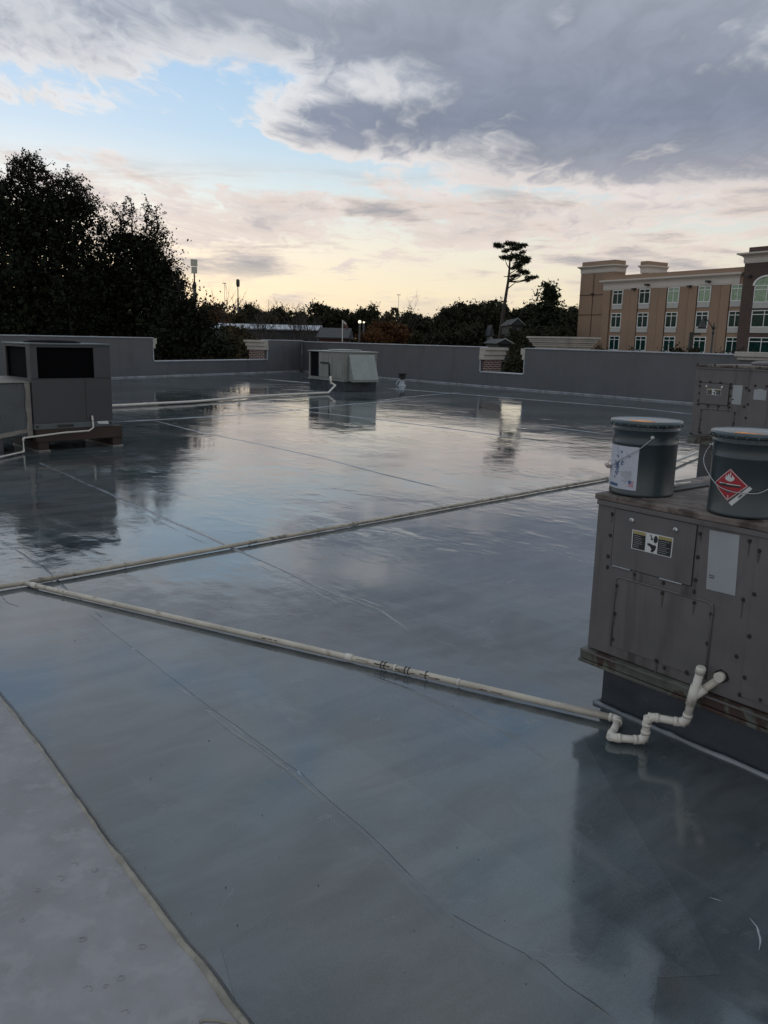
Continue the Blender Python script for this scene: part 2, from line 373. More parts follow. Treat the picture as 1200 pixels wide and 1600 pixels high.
def tag(o, label=None, cat=None, group=None, kind=None):
    if label: o['label'] = label
    if cat: o['category'] = cat
    if group: o['group'] = group
    if kind: o['kind'] = kind
    return o
def thing(name, label, cat, loc=(0,0,0), rz=0, group=None):
    o = bpy.data.objects.new(name, None); col.objects.link(o); o.location = loc; o.rotation_euler = (0,0,rz)
    o.empty_display_size = .2
    return tag(o, label, cat, group)
def kids(o): return [c for c in bpy.data.objects if c.parent == o]
def copy_tree(o, parent=None):
    c = o.copy(); col.objects.link(c); c.parent = parent
    for ch in kids(o): copy_tree(ch, c)
    return c
def text_mesh(txt, size, m, name, parent, mtx, depth=.0004):
    cu = bpy.data.curves.new(name, 'FONT'); cu.body = txt; cu.size = size; cu.extrude = depth; cu.align_x = 'CENTER'; cu.align_y = 'CENTER'
    tmp = bpy.data.objects.new('tmp', cu); col.objects.link(tmp); dg = bpy.context.evaluated_depsgraph_get(); dg.update()
    me = bpy.data.meshes.new_from_object(tmp.evaluated_get(dg)); bpy.data.objects.remove(tmp)
    me.transform(mtx); me.materials.clear(); return link(name, me, m, parent)

# ------------------------------------------------------------------ roof deck, ground
P0 = G(472, 580); DR = (G(1083, 631)-P0); DR.z = 0; DR.normalize(); NR = Vector((-DR.y, DR.x, 0))   # NR outward (away)
DL = (G(173, 591)-P0); DL.z = 0; DL.normalize(); NL = Vector((DL.y, -DL.x, 0))
if NL.y < 0: NL = -NL
if NR.y < 0: NR = -NR
GZ = -5.5
deckpts = [P0, P0+DL*70, P0+DL*70+DR*60, P0+DR*70+Vector((0,-20,0)), P0+DR*70]
deckpts = [Vector((p.x, p.y, 0)) for p in deckpts]
m = MB(); m.face([p for p in deckpts]); m.build('roof_deck', M['roof'], kind='structure')
m = MB()
low = [p-Vector((0,0,.02)) for p in deckpts]
m.prism([Vector((p.x, p.y, GZ)) for p in deckpts], (0,0,-GZ-.03)); m.build('building_body', M['farbrick'], kind='structure')
m = MB(); m.face([(-3000,-3000,GZ),(3000,-3000,GZ),(3000,3000,GZ),(-3000,3000,GZ)]); m.build('ground', M['ground'], kind='structure')
m = MB(); m.face([(-60,60,GZ+.02),(60,50,GZ+.02),(120,200,GZ+.02),(-60,200,GZ+.02)]); m.build('car_park', M['lot'], kind='structure')

def frame_rot(d): return math.atan2(d.y, d.x)
def local(o, p):
    c, s = math.cos(o.rotation_euler.z), math.sin(o.rotation_euler.z); q = Vector(p)-o.location
    return Vector((c*q.x+s*q.y, -s*q.x+c*q.y, q.z))

# ------------------------------------------------------------------ parapet walls. local x along wall from the corner, y inward or outward
def parapet(name, label, D, N, segs, notch_z, H, L, piers, side):
    t = thing(name, label, 'parapet wall', P0, frame_rot(D))
    # local y axis = rotate D by +90
    ly = Vector((-D.y, D.x, 0)); sg = 1 if ly.dot(N) > 0 else -1
    T = .36
    poly = [(0,0)]
    m = MB(); cp = MB(); prev = 0
    out = [(0, -.01)]
    for (a, b) in segs: pass
    # outline with notches
    prof = [(0.0, -.01), (0.0, H)]
    for (a, b) in piers: prof += [(a, H), (a, notch_z), (b, notch_z), (b, H)]
    prof += [(L, H), (L, -.01)]
    pts = [(s, 0, z) for s, z in prof]
    if sg < 0: pts = pts[::-1]
    m.prism(pts, (0, sg*T, 0)); m.build('wall', M['wall'], t)
    y0, y1 = sorted((-sg*.035, sg*(T+.03)))
    xs = 0.0
    for (a, b) in piers+[(L, None)]:
        cp.box(xs-.0+ (0.004 if xs else 0), a-.002, y0, y1, H+.002, H+.04, .008)
        if b is not None: cp.box(a+.02, b-.02, y0, y1, notch_z+.002, notch_z+.045, .008)
        xs = b or 0
    cp.build('coping', M['coping'], t)
    for jx in np.arange(1.2, L, 3.05):
        if any(a-.1 < jx < b+.1 for a, b in piers): continue
        MB().box(jx, jx+.05, y0-.004, y1+.004, H-.006, H+.046, .004).build('coping_joint', M['coping'], t)
    # pale strips down the notch edges
    for (a, b) in piers:
        for q, dr in ((a, 1), (b, -1)):
            e = MB(); zs = notch_z+.05; zz = zs; n = 9
            for k in range(n):
                z2 = zs+(H-.05-zs)*(k+1)/n; wv = .025+.012*random.random()
                x0, x1 = sorted((q-dr*wv, q+dr*.012)); yy = sorted((-sg*.014-.0005*k, sg*.02))
                e.box(x0, x1, yy[0], yy[1], zz, z2-.0005); zz = z2
            e.build('edge_strip', M['coping'], t)
    # cant bead along the foot of the wall
    n = int(L/.5); pt = [(L*i/n, -sg*(.035+.006*math.sin(i*1.7)), .006+.004*random.random()) for i in range(n+1)]
    MB().tube(pt, .042, 8).build('cant_bead', M['cant'], t)
    return t, sg
sR = lambda x, y: (PL(x, y, P0, NR)-P0).dot(DR)
sL = lambda x, y: (PL(x, y, P0, NL)-P0).dot(DL)
rw, sgR = parapet('parapet_wall', 'long grey right-hand parapet wall running from the far corner toward the brown rooftop units', DR, NR, [], .535, 1.49, 40, [(13.35, 15.68)], 1)
lw, sgL = parapet('parapet_wall', 'grey left-hand parapet wall with a wide low notch behind the charcoal rooftop unit', DL, NL, [], .60, 1.54, 34, [(2.95, 10.55)], 1)
# vertical pale seam where the walls meet, slightly proud
MB().tube([(0.03, -sgR*.03, .02), (0.03, -sgR*.03, 1.5)], .022, 6).build('corner_seam', M['cant'], rw)
# faint lapped panels on the wall faces
for o, sg, xs_ in ((rw, sgR, (5.2, 20.5, 26.3)), (lw, sgL, (1.5, 12.3))):
    for x in xs_:
        MB().box(x, x+.09, *sorted((-sg*.004, sg*.05)), .03, .50 if 13 < x < 15 else 1.47, 0).build('wall_lap', M['wall'], o)

def pier(o, sg, x, dr, zn, H, brick=True, cap=.24):
    # jamb of the notch: brick pier and stacked cornice, reaching out past the wall
    y = lambda a, b: sorted((sg*a, sg*b))
    t0 = MB()
    if brick:
        a, b = sorted((x-dr*.05, x+dr*.16)); m = MB(); m.box(a, b, *y(.10, 1.0), zn-1.2, H-.46); m.build('brick_pier', M['brick'], o)
        m = MB()
        for k, (z0, z1, pr) in enumerate(((H-.46, H-.28, .05), (H-.278, H-.10, .11), (H-.098, H+.012, .17))):
            a, b = sorted((x-dr*.04, x+dr*(.16+pr))); m.box(a, b, *y(.02-pr*.3+.03*k-.06, 1.03+pr), z0, z1, .012)
        m.build('cornice', M['cornice'], o)
    else:
        m = MB()
        for k, (z0, z1, pr) in enumerate(((H-.40, H-.22, .10), (H-.218, H+.012, .18))):
            a, b = sorted((x-dr*.02, x+dr*pr)); m.box(a, b, *y(-.03, 1.0+pr), z0, z1, .012)
        m.build('cornice', M['cornice'], o)
pier(rw, sgR, 13.35, 1, .535, 1.49)
pier(rw, sgR, 15.68, -1, .535, 1.49, False)
pier(lw, sgL, 2.95, 1, .60, 1.54)
pier(lw, sgL, 10.55, -1, .60, 1.54, False)
# stacked cornice of the front parapet beyond the right wall
pc = P0+NR*2.2; a0 = (PL(822, 527, pc, NR)-pc).dot(DR); a1 = (PL(905, 529, pc, NR)-pc).dot(DR); zt = PL(865, 526, pc, NR).z
fc = thing('stepped_cornice', 'cream stepped cornice rising behind the grey wall left of the hotel', 'cornice', pc, frame_rot(DR))
m = MB(); z = zt; ext = [.0, .10, .20, .30]
for k in range(4):
    h = .155; e = ext[k]
    m.box(a0+e, a1-e, *sorted((sgR*(0+e), sgR*(1.3-e))), z-h*.45, z, .01)
    m.box(a0+e+.07, a1-e-.07, *sorted((sgR*(.07+e), sgR*(1.23-e))), z-h+.001, z-h*.45-.001, .01); z -= h
m.build('cornice', M['cornice'], fc)
m = MB(); m.box(a0+.5, a1-.5, *sorted((sgR*.5, sgR*.85)), GZ, z-.002); m.build('pier', M['brick'], fc)
# cap at the right end of the wall
sc = sR(1154, 560)
cc = thing('stone_cap', 'cream stone cap sitting on the grey wall behind the far brown unit', 'wall cap', P0+DR*sc, frame_rot(DR))
m = MB(); m.box(0, 2.3, *sorted((-sgR*.10, sgR*.6)), 1.37, 1.46, .01); m.box(-.05, 2.4, *sorted((-sgR*.17, sgR*.66)), 1.462, 1.60, .012); m.build('cap', M['cornice'], cc)

# ------------------------------------------------------------------ seams, laps and marks on the deck
def resample(pts, step):
    out = [pts[0]]
    for a, b in zip(pts, pts[1:]):
        n = max(1, int((b-a).length/step))
        for i in range(1, n+1): out.append(a.lerp(b, i/n))
    return out
def ribbon(px, wid, hgt, m, name='roof_seam', gaps=0, jit=.006, step=.06, z0=.0):
    pts = resample([G(x, y) for x, y in px], step); mb = MB(); run = []
    ph = random.random()*9
    def flush():
        if len(run) > 2:
            rows = []
            for i, p in enumerate(run):
                t_ = (run[min(i+1,len(run)-1)]-run[max(i-1,0)]).normalized(); q = Vector((-t_.y, t_.x, 0))
                k = min(1, i/2, (len(run)-1-i)/2)*.85+.15; ww = wid*(.7+.5*random.random())*k; hh = hgt*(.6+.6*random.random())*k
                off = q*(jit*math.sin(i*.31+ph)+jit*.5*(random.random()-.5))
                rows.append([mb.bm.verts.new(p+off+q*(ww*a)+Vector((0,0,z0+hh*b))) for a, b in ((-.5,-.15),(-.3,.6),(0,1),(.3,.6),(.5,-.15))])
            for a, b in zip(rows, rows[1:]):
                for j in range(4):
                    f = mb.bm.faces.new((a[j+1], a[j], b[j], b[j+1])); f.smooth = True
        run.clear()
    for p in pts:
        if gaps and random.random() < gaps: flush(); continue
        run.append(p)
    flush()
    return mb.build(name, m, kind='structure')
ribbon([(60,722),(180,775),(250,807),(350,850),(390,868)], .05, .006, M['seam'])
ribbon([(375,862),(450,895),(517,926),(595,955),(640,985)], .030, .0045, M['seam'])
ribbon([(400,882),(470,915),(540,948)], .016, .0028, M['seam'], gaps=.06)
ribbon([(640,984),(725,1017),(760,1030)], .012, .002, M['seam'], gaps=.15)
ribbon([(0,843),(40,868),(70,890),(110,925)], .022, .004, M['seam_and_shadow'], gaps=.05)
ribbon([(185,782),(262,822),(345,860)], .014, .004, M['seam'], gaps=.08)
ribbon([(470,900),(530,925),(600,948)], .010, .003, M['scuff'], gaps=.22)
ribbon([(330,1104),(360,1128),(395,1158)], .007, .002, M['scuff'], gaps=.3)
ribbon([(300,1088),(262,1062),(222,1024)], .006, .0016, M['scuff'], gaps=.4)
ribbon([(110,925),(150,958),(215,1015)], .012, .0022, M['seam_and_shadow'], gaps=.2)
ribbon([(200,1008),(280,1075),(330,1105)], .008, .0018, M['seam'], gaps=.25)
ribbon([(325,1103),(350,1120),(385,1147),(415,1172),(470,1210)], .008, .003, M['seam'], gaps=.05)
ribbon([(323,1112),(360,1145),(400,1170),(450,1205),(520,1260)], .02, .0022, M['roof'])
ribbon([(520,1260),(600,1330),(700,1430),(770,1500)], .03, .003, M['roof'])
ribbon([(780,1470),(820,1490),(880,1540),(970,1600),(1010,1630)], .022, .003, M['roof'])
ribbon([(650,1320),(700,1380),(760,1440)], .02, .002, M['roof'])
ribbon([(240,657),(320,677),(410,695),(500,715),(595,740),(700,765)], .05, .006, M['seam'], step=.15)
ribbon([(173,660),(240,656),(330,651),(420,645),(520,634),(640,624)], .06, .008, M['seam'], step=.25)
ribbon([(410,635),(500,645),(600,657),(720,672),(850,690)], .05, .007, M['seam'], step=.25)
ribbon([(440,608),(520,613)], .07, .012, M['cant'], step=.3)
ribbon([(380,590),(470,597),(560,604)], .06, .008, M['seam'], step=.3, gaps=.1)
ribbon([(600,606),(800,622),(1000,638),(1090,648)], .06, .008, M['seam'], step=.3)
ribbon([(600,640),(760,655),(900,672),(960,680)], .05, .007, M['seam'], step=.3, gaps=.05)
ribbon([(590,626),(660,618),(720,613)], .05, .007, M['seam'], step=.3)
ribbon([(560,1050),(640,1080),(720,1112),(800,1150),(870,1200)], .05, .0022, M['roof'])
for px in ([(205,1012),(222,1020)], [(130,1050),(138,1053)], [(455,1190),(462,1198),(470,1212)], [(440,1205),(452,1200)], [(970,1487),(985,1495),(1000,1498),(1010,1496)],
           [(1170,1434),(1182,1448),(1188,1470),(1186,1485)], [(1036,1430),(1037,1440)], [(790,912),(806,905)], [(742,810),(757,814)], [(858,856),(870,855)], [(1108,1402),(1128,1408)],
           [(320,1109),(333,1114)], [(1040,1428),(1044,1436)]):
    ribbon(px, .006, .0015, M['scuff'], 'roof_scuff', step=.015, jit=.002)
for px in ([(0,930),(12,942),(30,948)], [(796,1522),(804,1530)], [(143,962),(152,966)]):
    ribbon(px, .008, .002, M['seam_and_shadow'], 'roof_scuff', step=.015, jit=.002)
# overlapping patches of membrane near the big unit
def patch(px, z, m, name='roof_patch'):
    pts = resample([G(x, y, z) for x, y in px+[px[0]]], .12)[:-1]
    pts = [p+Vector((random.uniform(-.004,.004), random.uniform(-.004,.004), 0)) for p in pts]
    mb = MB(); mb.prism([Vector((p.x, p.y, -.003)) for p in pts], (0,0,z+.003))
    bmesh.ops.recalc_face_normals(mb.bm, faces=mb.bm.faces[:])
    return mb.build(name, m, kind='structure')
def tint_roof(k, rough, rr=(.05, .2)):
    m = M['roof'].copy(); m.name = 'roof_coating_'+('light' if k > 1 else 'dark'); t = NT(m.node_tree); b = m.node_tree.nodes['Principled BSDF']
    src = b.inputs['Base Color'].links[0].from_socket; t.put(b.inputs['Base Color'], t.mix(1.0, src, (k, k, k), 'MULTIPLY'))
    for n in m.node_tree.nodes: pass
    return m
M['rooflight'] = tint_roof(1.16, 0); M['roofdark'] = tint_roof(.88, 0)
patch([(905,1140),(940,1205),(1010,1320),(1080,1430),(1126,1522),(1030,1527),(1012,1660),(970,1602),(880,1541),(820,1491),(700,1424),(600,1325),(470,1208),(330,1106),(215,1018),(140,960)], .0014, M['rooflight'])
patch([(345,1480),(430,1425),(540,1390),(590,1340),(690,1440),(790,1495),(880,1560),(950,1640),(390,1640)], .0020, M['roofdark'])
# raised dry membrane in the near left corner with its beige edge
edge_px = [(-60,1010),(0,1090),(60,1165),(110,1235),(155,1300),(200,1360),(245,1420),(290,1480),(318,1512),(335,1535),(358,1572),(385,1604),(430,1680)]
ep = resample([G(x, y, .0) for x, y in edge_px], .05)
ep = [p+Vector((.0015*math.sin(i*.7)+random.uniform(-.0015,.0015), 0, 0)) for i, p in enumerate(ep)]
top = [Vector((p.x, p.y, .012)) for p in ep]
m = MB(); m.prism([Vector((p.x, p.y, 0.001)) for p in ep]+[Vector((ep[-1].x, -2, .001)), Vector((-9,-2,.001)), Vector((-9,ep[0].y+3,.001))], (0,0,.011))
bmesh.ops.recalc_face_normals(m.bm, faces=m.bm.faces[:])
m.build('old_membrane', M['oldmem'], kind='structure')
m = MB(); rs = [.0085+.003*random.random()+(.003 if i > len(ep)*.72 else 0) for i in range(len(ep))]
m.tube([Vector((p.x-.008, p.y, .006+.001*math.sin(i))) for i, p in enumerate(ep)], rs, 7); m.build('membrane_edge', M['beige'], kind='structure')
m = MB(); m.tube([Vector((p.x+.012, p.y, .001)) for p in ep], [.009 for p in ep], 6); m.build('membrane_shadow', M['seam_and_shadow'], kind='structure')  # dark bead painting in the shadow along the raised edge
m = MB(); m.tube([G(x, y, .014) for x, y in ((312,1597),(320,1594),(340,1595),(362,1599),(380,1604))], .004, 6); m.build('membrane_crease', M['beige'], kind='structure')
# drip rings on the dry membrane
for k in range(15):
    x = random.uniform(5, 250); y = random.uniform(1260, 1585)
    if x > (y-1090)*.75-25: continue
    c = G(x, y, .0135); r = random.uniform(.006, .016); a0_ = random.random()*6; n = 10; ar = random.choice((3.6, 6.28, 5))
    MB().tube([c+Vector((r*math.cos(a0_+ar*i/n), r*random.uniform(.8,1.1)*math.sin(a0_+ar*i/n), 0)) for i in range(n+1)], .0009, 4).build('drip_ring', M['ringm'], kind='structure')

# grit and specks blown on to the wet coating: nobody could count them
mb = MB(); rg_ = random.Random(4)
for k in range(170):
    y = 1.9+13*rg_.random()**1.7; x = rg_.uniform(-.55, .45)*y; r = rg_.uniform(.0006, .0021)
    n = rg_.choice((4,5,6)); a0_ = rg_.random()*6; mb.prism([(x+r*rg_.uniform(.6,1.3)*math.cos(a0_+6.283*i/n), y+r*rg_.uniform(.6,1.3)*math.sin(a0_+6.283*i/n), .0012) for i in range(n)], (0,0,r*.7+.001))
mb.build('roof_grit', M['rust'], kind='stuff')
# ------------------------------------------------------------------ rooftop units (local x along the face, y into the unit)
def bolt(m, s, z, r=.0055): m.tube([(s, -.0005, z), (s, -.006, z)], r, 8, smooth=False)
def rpoly(m, pts, y, th=.0006):
    a = [(p[0], y, p[1]) for p in pts]; m.prism(a, (0, -th, 0)); bmesh.ops.recalc_face_normals(m.bm, faces=m.bm.faces[:])
def warning_sticker(par, q):     # q: four corners (s,z) TL TR BR BL
    tl, tr, br, bl = [Vector((a, b)) for a, b in q]
    def S(u, v): p = tl.lerp(tr, u).lerp(bl.lerp(br, u), v); return (p.x, p.y)
    def R4(u0, u1, v0, v1): return [S(u0,v0), S(u1,v0), S(u1,v1), S(u0,v1)]
    m = MB(); rpoly(m, R4(0,1,0,1), -.0045); st = m.build('warning_sticker', M['inkwhite'], par)
    m = MB()
    for u0, u1 in ((.025,.345),(.655,.975)): rpoly(m, R4(u0,u1,.2,.96), -.0052)
    m.build('black_panel', M['ink'], st, split=True)
    m = MB()
    for u0, u1 in ((.025,.345),(.655,.975)): rpoly(m, R4(u0,u1,.04,.19), -.0052)
    m.build('yellow_band', M['inkyellow'], st, split=True)
    m = MB()
    def P(pts): rpoly(m, [S(*p) for p in pts], -.0052)
    P([(.45,.06),(.48,.1),(.50,.2),(.53,.28),(.50,.36),(.47,.3),(.49,.24),(.46,.16)])
    P([(.56,.10),(.61,.08),(.64,.2),(.64,.36),(.60,.46),(.55,.42),(.54,.28)])
    P([(.40,.54),(.45,.52),(.55,.58),(.59,.55),(.62,.64),(.60,.80),(.55,.95),(.49,.93),(.51,.80),(.47,.68),(.40,.62)])
    m.build('pictogram', M['ink'], st, split=True)
    m = MB(); random.seed(3)
    for u0, u1 in ((.05,.32),(.68,.95)):
        for k in range(7):
            v = .28+k*.095; e = random.uniform(.5, 1); rpoly(m, R4(u0, u0+(u1-u0)*e, v, v+.018), -.0058, .0003)
    m.build('fine_print', M['label'], st, split=True)

def package_unit(base, D, L, depth, z0, z1, railh, label, feat, curb_out, curb_label=None):
    t = thing('rooftop_unit', label, 'rooftop unit', base, frame_rot(D))
    MB().box(0, L, 0, depth, z0, z1-.03, .006).build('cabinet', M['unit'], t)
    m = MB(); m.box(-.012, L+.012, -.014, depth+.014, z1-.028, z1-.0, .005); m.box(.06, L-.05, .05, depth-.06, z1-.001, z1+.004, .002)
    m.build('top_panel', M['rusttop'], t)
    MB().box(-.0, L, -.011, -.0005, z1-.052, z1-.029, .003).build('top_flange', M['unit'], t)
    # base rail: formed channel
    m = MB(); m.box(-.022, L+.02, -.022, depth+.02, z0-railh+.018, z0-.012, .004); m.box(-.026, L+.024, -.028, depth+.024, z0-railh, z0-railh+.016, .003)
    m.box(-.018, L+.02, -.03, depth+.02, z0-.011, z0-.003, .002)
    r = m.build('base_rail', M['rail'], t)
    MB().box(-.004, L, -.0345, -.0305, z0-.011, z0-.005).build('drip_edge', M['unit'], t)
    # curb
    m = MB(); m.box(curb_out, L-curb_out, curb_out, depth-curb_out, -.002, z0-railh-.002, .004); m.build('curb', M['curb'], t)
    n = 30; pts = [(curb_out-.02+(L-curb_out*2+.04)*i/n, curb_out-.018+.003*math.sin(i), .002) for i in range(n+1)]
    MB().tube(pts, [.010+.007*random.random() for _ in pts], 7).build('curb_flashing', M['cant'], t)
    MB().tube([(curb_out-.018, curb_out-.02+(depth-curb_out*2+.04)*i/10, .003) for i in range(11)], .015, 7).build('curb_flashing', M['cant'], t)
    feat(t)
    return t

# ---- near unit
cb = G(940, 1100); cr = G(1200, 1212); D1 = (cr-cb); D1.z = 0; D1.normalize(); N1 = Vector((D1.y, -D1.x, 0))
f0 = cb+N1*.06-D1*.066
def fs(x, y):
    q = PL(x, y, f0, N1)-f0; return (q.dot(D1), q.z)
def z8(x, y): return fs(890+x/3.477, 760+y/3.477)
def near_feat(t):
    # hinged control door
    q = [z8(250,118), z8(692,210), z8(662,538), z8(230,425)]
    x0 = (q[0][0]+q[3][0])/2; x1 = (q[1][0]+q[2][0])/2; zt = (q[0][1]+q[1][1])/2; zb = (q[2][1]+q[3][1])/2
    MB().box(x0-.004, x1+.004, -.0012, .001, zb-.004, zt+.004).build('door_gap', M['ink'], t)
    d = MB().box(x0, x1, -.004, -.0015, zb, zt, .001).build('control_door', M['unitd'], t)
    m = MB()
    for px in ((342,184),(579,236)):
        s, z = z8(*px); m.lathe([(0,.0),(.0125,.0),(.0125,.003),(.0095,.006),(.0,.0065)], 20)
        vs = [v for v in m.bm.verts if not v.tag]
        for v in vs:
            x, y, zz = v.co; v.co = Vector((s+x, -.004-zz, z+y)); v.tag = True
    m.build('latch', M['zinc'], d, split=True)
    m = MB()
    for px in ((342,184),(579,236)):
        s, z = z8(*px); m.box(s-.0012, s+.0012, -.0112, -.0104, z-.008, z+.008)
    m.build('latch_slot', M['ink'], d, split=True)
    for a, b in ((.02,.26),(.63,.90)):
        m = MB(); xa = x0+(x1-x0)*a; xb = x0+(x1-x0)*b; n = 14
        m.tube([(xa+(xb-xa)*k/(2*n), -.006, zb-.003) for k in range(2*n+1)], [.0034 if (k//1) % 2 else .0020 for k in range(2*n+1)], 6, smooth=False)
        m.build('hinge', M['zinc'], d)
    warning_sticker(d, [z8(345,232), z8(568,280), z8(555,388), z8(338,335)])
    # white data label
    m = MB(); rpoly(m, [z8(762,236), z8(925,265), z8(900,594), z8(742,556)], -.0008); lb = m.build('data_label', M['label'], t)
    m = MB()
    for a, b, c_, d_ in ((757,484,788,490),(757,496,786,501)):
        p, q_ = z8(a, b), z8(c_, d_); m.box(p[0], q_[0], -.0022, -.0015, q_[1], p[1] if p[1] > q_[1] else q_[1]+.003)
    m.build('label_mark', M['ink'], lb, split=True)
    s, z = z8(822, 228)
    text_mesh('#2', .022, M['label'], 'painted_number', t, Matrix.Translation((s, -.0012, z+.002)) @ Matrix.Rotation(R(90), 4, 'X') @ Matrix.Rotation(R(-4), 4, 'Z'))
    # embossed lower panel
    a = z8(248,500); b = z8(785,640); c = z8(753,890); e = z8(237,835)
    xl = (a[0]+e[0])/2; xr = (b[0]+c[0])/2; zt2 = (a[1]+b[1])/2+.008; zb2 = .335
    MB().box(xl, xr, -.0035, .002, zb2, zt2, .0015).build('lower_panel', M['unitd'], t)
    r = .02; m = MB()
    m.tube([(xl, -.004, zb2), (xl, -.004, zt2-r), (xl+r*.3, -.004, zt2-r*.3), (xl+r, -.004, zt2), (xr-r, -.004, zt2), (xr-r*.3, -.004, zt2-r*.3), (xr, -.004, zt2-r), (xr, -.004, zb2)], .0045, 8)
    m.build('panel_bead', M['unit'], t)
    # right-hand access panel
    s1 = (z8(1020,300)[0]+z8(945,1040)[0])/2
    MB().box(s1, 1.6, -.005, .001, z8(935,1140)[1], .99, .002).build('access_panel', M['unit'], t, split=True)
    m = MB(); st = MB()
    bolts = [(232,150),(222,265),(210,380),(207,438),(180,48),(437,104),(547,155),(715,190),(710,257),(697,383),(684,508),(677,572),(680,632),(353,478),(510,525),(508,578),(260,537),(248,690),(237,828),(773,692),(753,853),(475,945),(515,985),(640,1010),(979,297),(1034,350),(1006,585),(943,616),(980,813),(908,925),(955,1037),(928,1130),(1040,1158)]
    for x, y in bolts:
        s, z = z8(x, y); y0 = -.006 if s > s1 or (xl < s < xr and zb2 < z < zt2) else -.001
        m.tube([(s, y0, z), (s, y0-.005, z)], .0052, 8, smooth=False)
        n = 9; pts = [(s+.0095*random.uniform(.7,1.15)*math.cos(6.283*k/n), z+.0105*random.uniform(.7,1.25)*math.sin(6.283*k/n)) for k in range(n)]
        rpoly(st, pts, y0-.0002, .0004)
    m.build('bolt', M['bolt'], t, split=True); st.build('rust_spot', M['rust'], t, split=True)
    random.seed(12)
    for x, y in [(353,478),(510,578),(680,632),(232,150),(437,104),(547,155),(715,257),(684,508),(260,537),(773,692),(979,297),(1034,350),(943,616),(248,690),(475,945)]:
        s, z = z8(x, y); y0 = -.0045 if (xl < s < xr and zb2 < z < zt2) or s > s1 else -.0009
        ln = random.uniform(.03, .11); wq_ = random.uniform(.003, .006); m2 = MB(); pts = [(s-wq_, z-.008), (s+wq_, z-.008)]; q1 = []
        for k in range(1, 5): f = k/5; q1.append((s+wq_*(1-f)*random.uniform(.7,1.2)+.0008, z-.008-ln*f))
        q0 = [(s-wq_*(1-k/5)*random.uniform(.7,1.2)-.0008, z-.008-ln*k/5) for k in range(4, 0, -1)]
        rpoly(m2, [pts[0], pts[1]]+q1+q0, y0-(.002 if s > s1 else 0), .0003); m2.build('rust_run', M['run'], t)
    random.seed(9)
    s, z = z8(828, 1030)
    n = 14; pts = [(s+.032*random.uniform(.85,1.1)*math.cos(6.283*k/n), z+.028*random.uniform(.85,1.15)*math.sin(6.283*k/n)) for k in range(n)]
    m = MB(); rpoly(m, pts, -.0008, .0006); m.build('pipe_hole', M['ink'], t)
    m = MB(); n = 16
    pa = [z8(200+18*k, 905+9*k+random.uniform(-8,8)) for k in range(14)]+[z8(452-30*k, 1060-15*k-10) for k in range(9)]
near = package_unit(f0, D1, 1.62, 1.15, .285, 1.035, .070, 'near faded brown rooftop unit carrying two steel pails, with a warning sticker on its door', near_feat, .06)

# pipe along the back of the near unit's top, and its drawn-in dark gap
wq = lambda s, y, z: near.matrix_world @ Vector((s, y, z))
near_mw = Matrix.Translation(f0) @ Matrix.Rotation(frame_rot(D1), 4, 'Z')
q = G(1052, 757, 1.06); q2 = G(1078, 754, 1.05); q3 = G(1110, 748, 1.05)
pp = thing('pipe_offcut', 'short white capped pipe lying on the rusty top of the near unit between the pails', 'pipe', q-Vector((0,0,.02)))
MB().tube([(0,0,0), q2-q], .006, 10).build('pipe', M['pvcw'], pp)
MB().tube([-(q2-q).normalized()*.012, (q2-q).normalized()*.012], .011, 12).build('end_cap', M['pvcw'], pp)
for o_ in kids(pp): o_.location.z = .02
pb = thing('dark_gap_strip', 'black strip added for the dark gap along the near unit top behind the pails', 'strip', G(1070, 764, 1.040))
b0 = G(1040, 768, 1.04); b1 = G(1110, 757, 1.04); dd_ = b1-b0; base = G(1070,764,1.04); nn_ = Vector((-dd_.y, dd_.x, 0)).normalized()*.03
MB().prism([b0-base-nn_, b1-base-nn_, b1-base+nn_, b0-base+nn_], (0,0,.008)).build('strip', M['black'], pb)  # strip added to draw the shaded gap at the top's edge in black

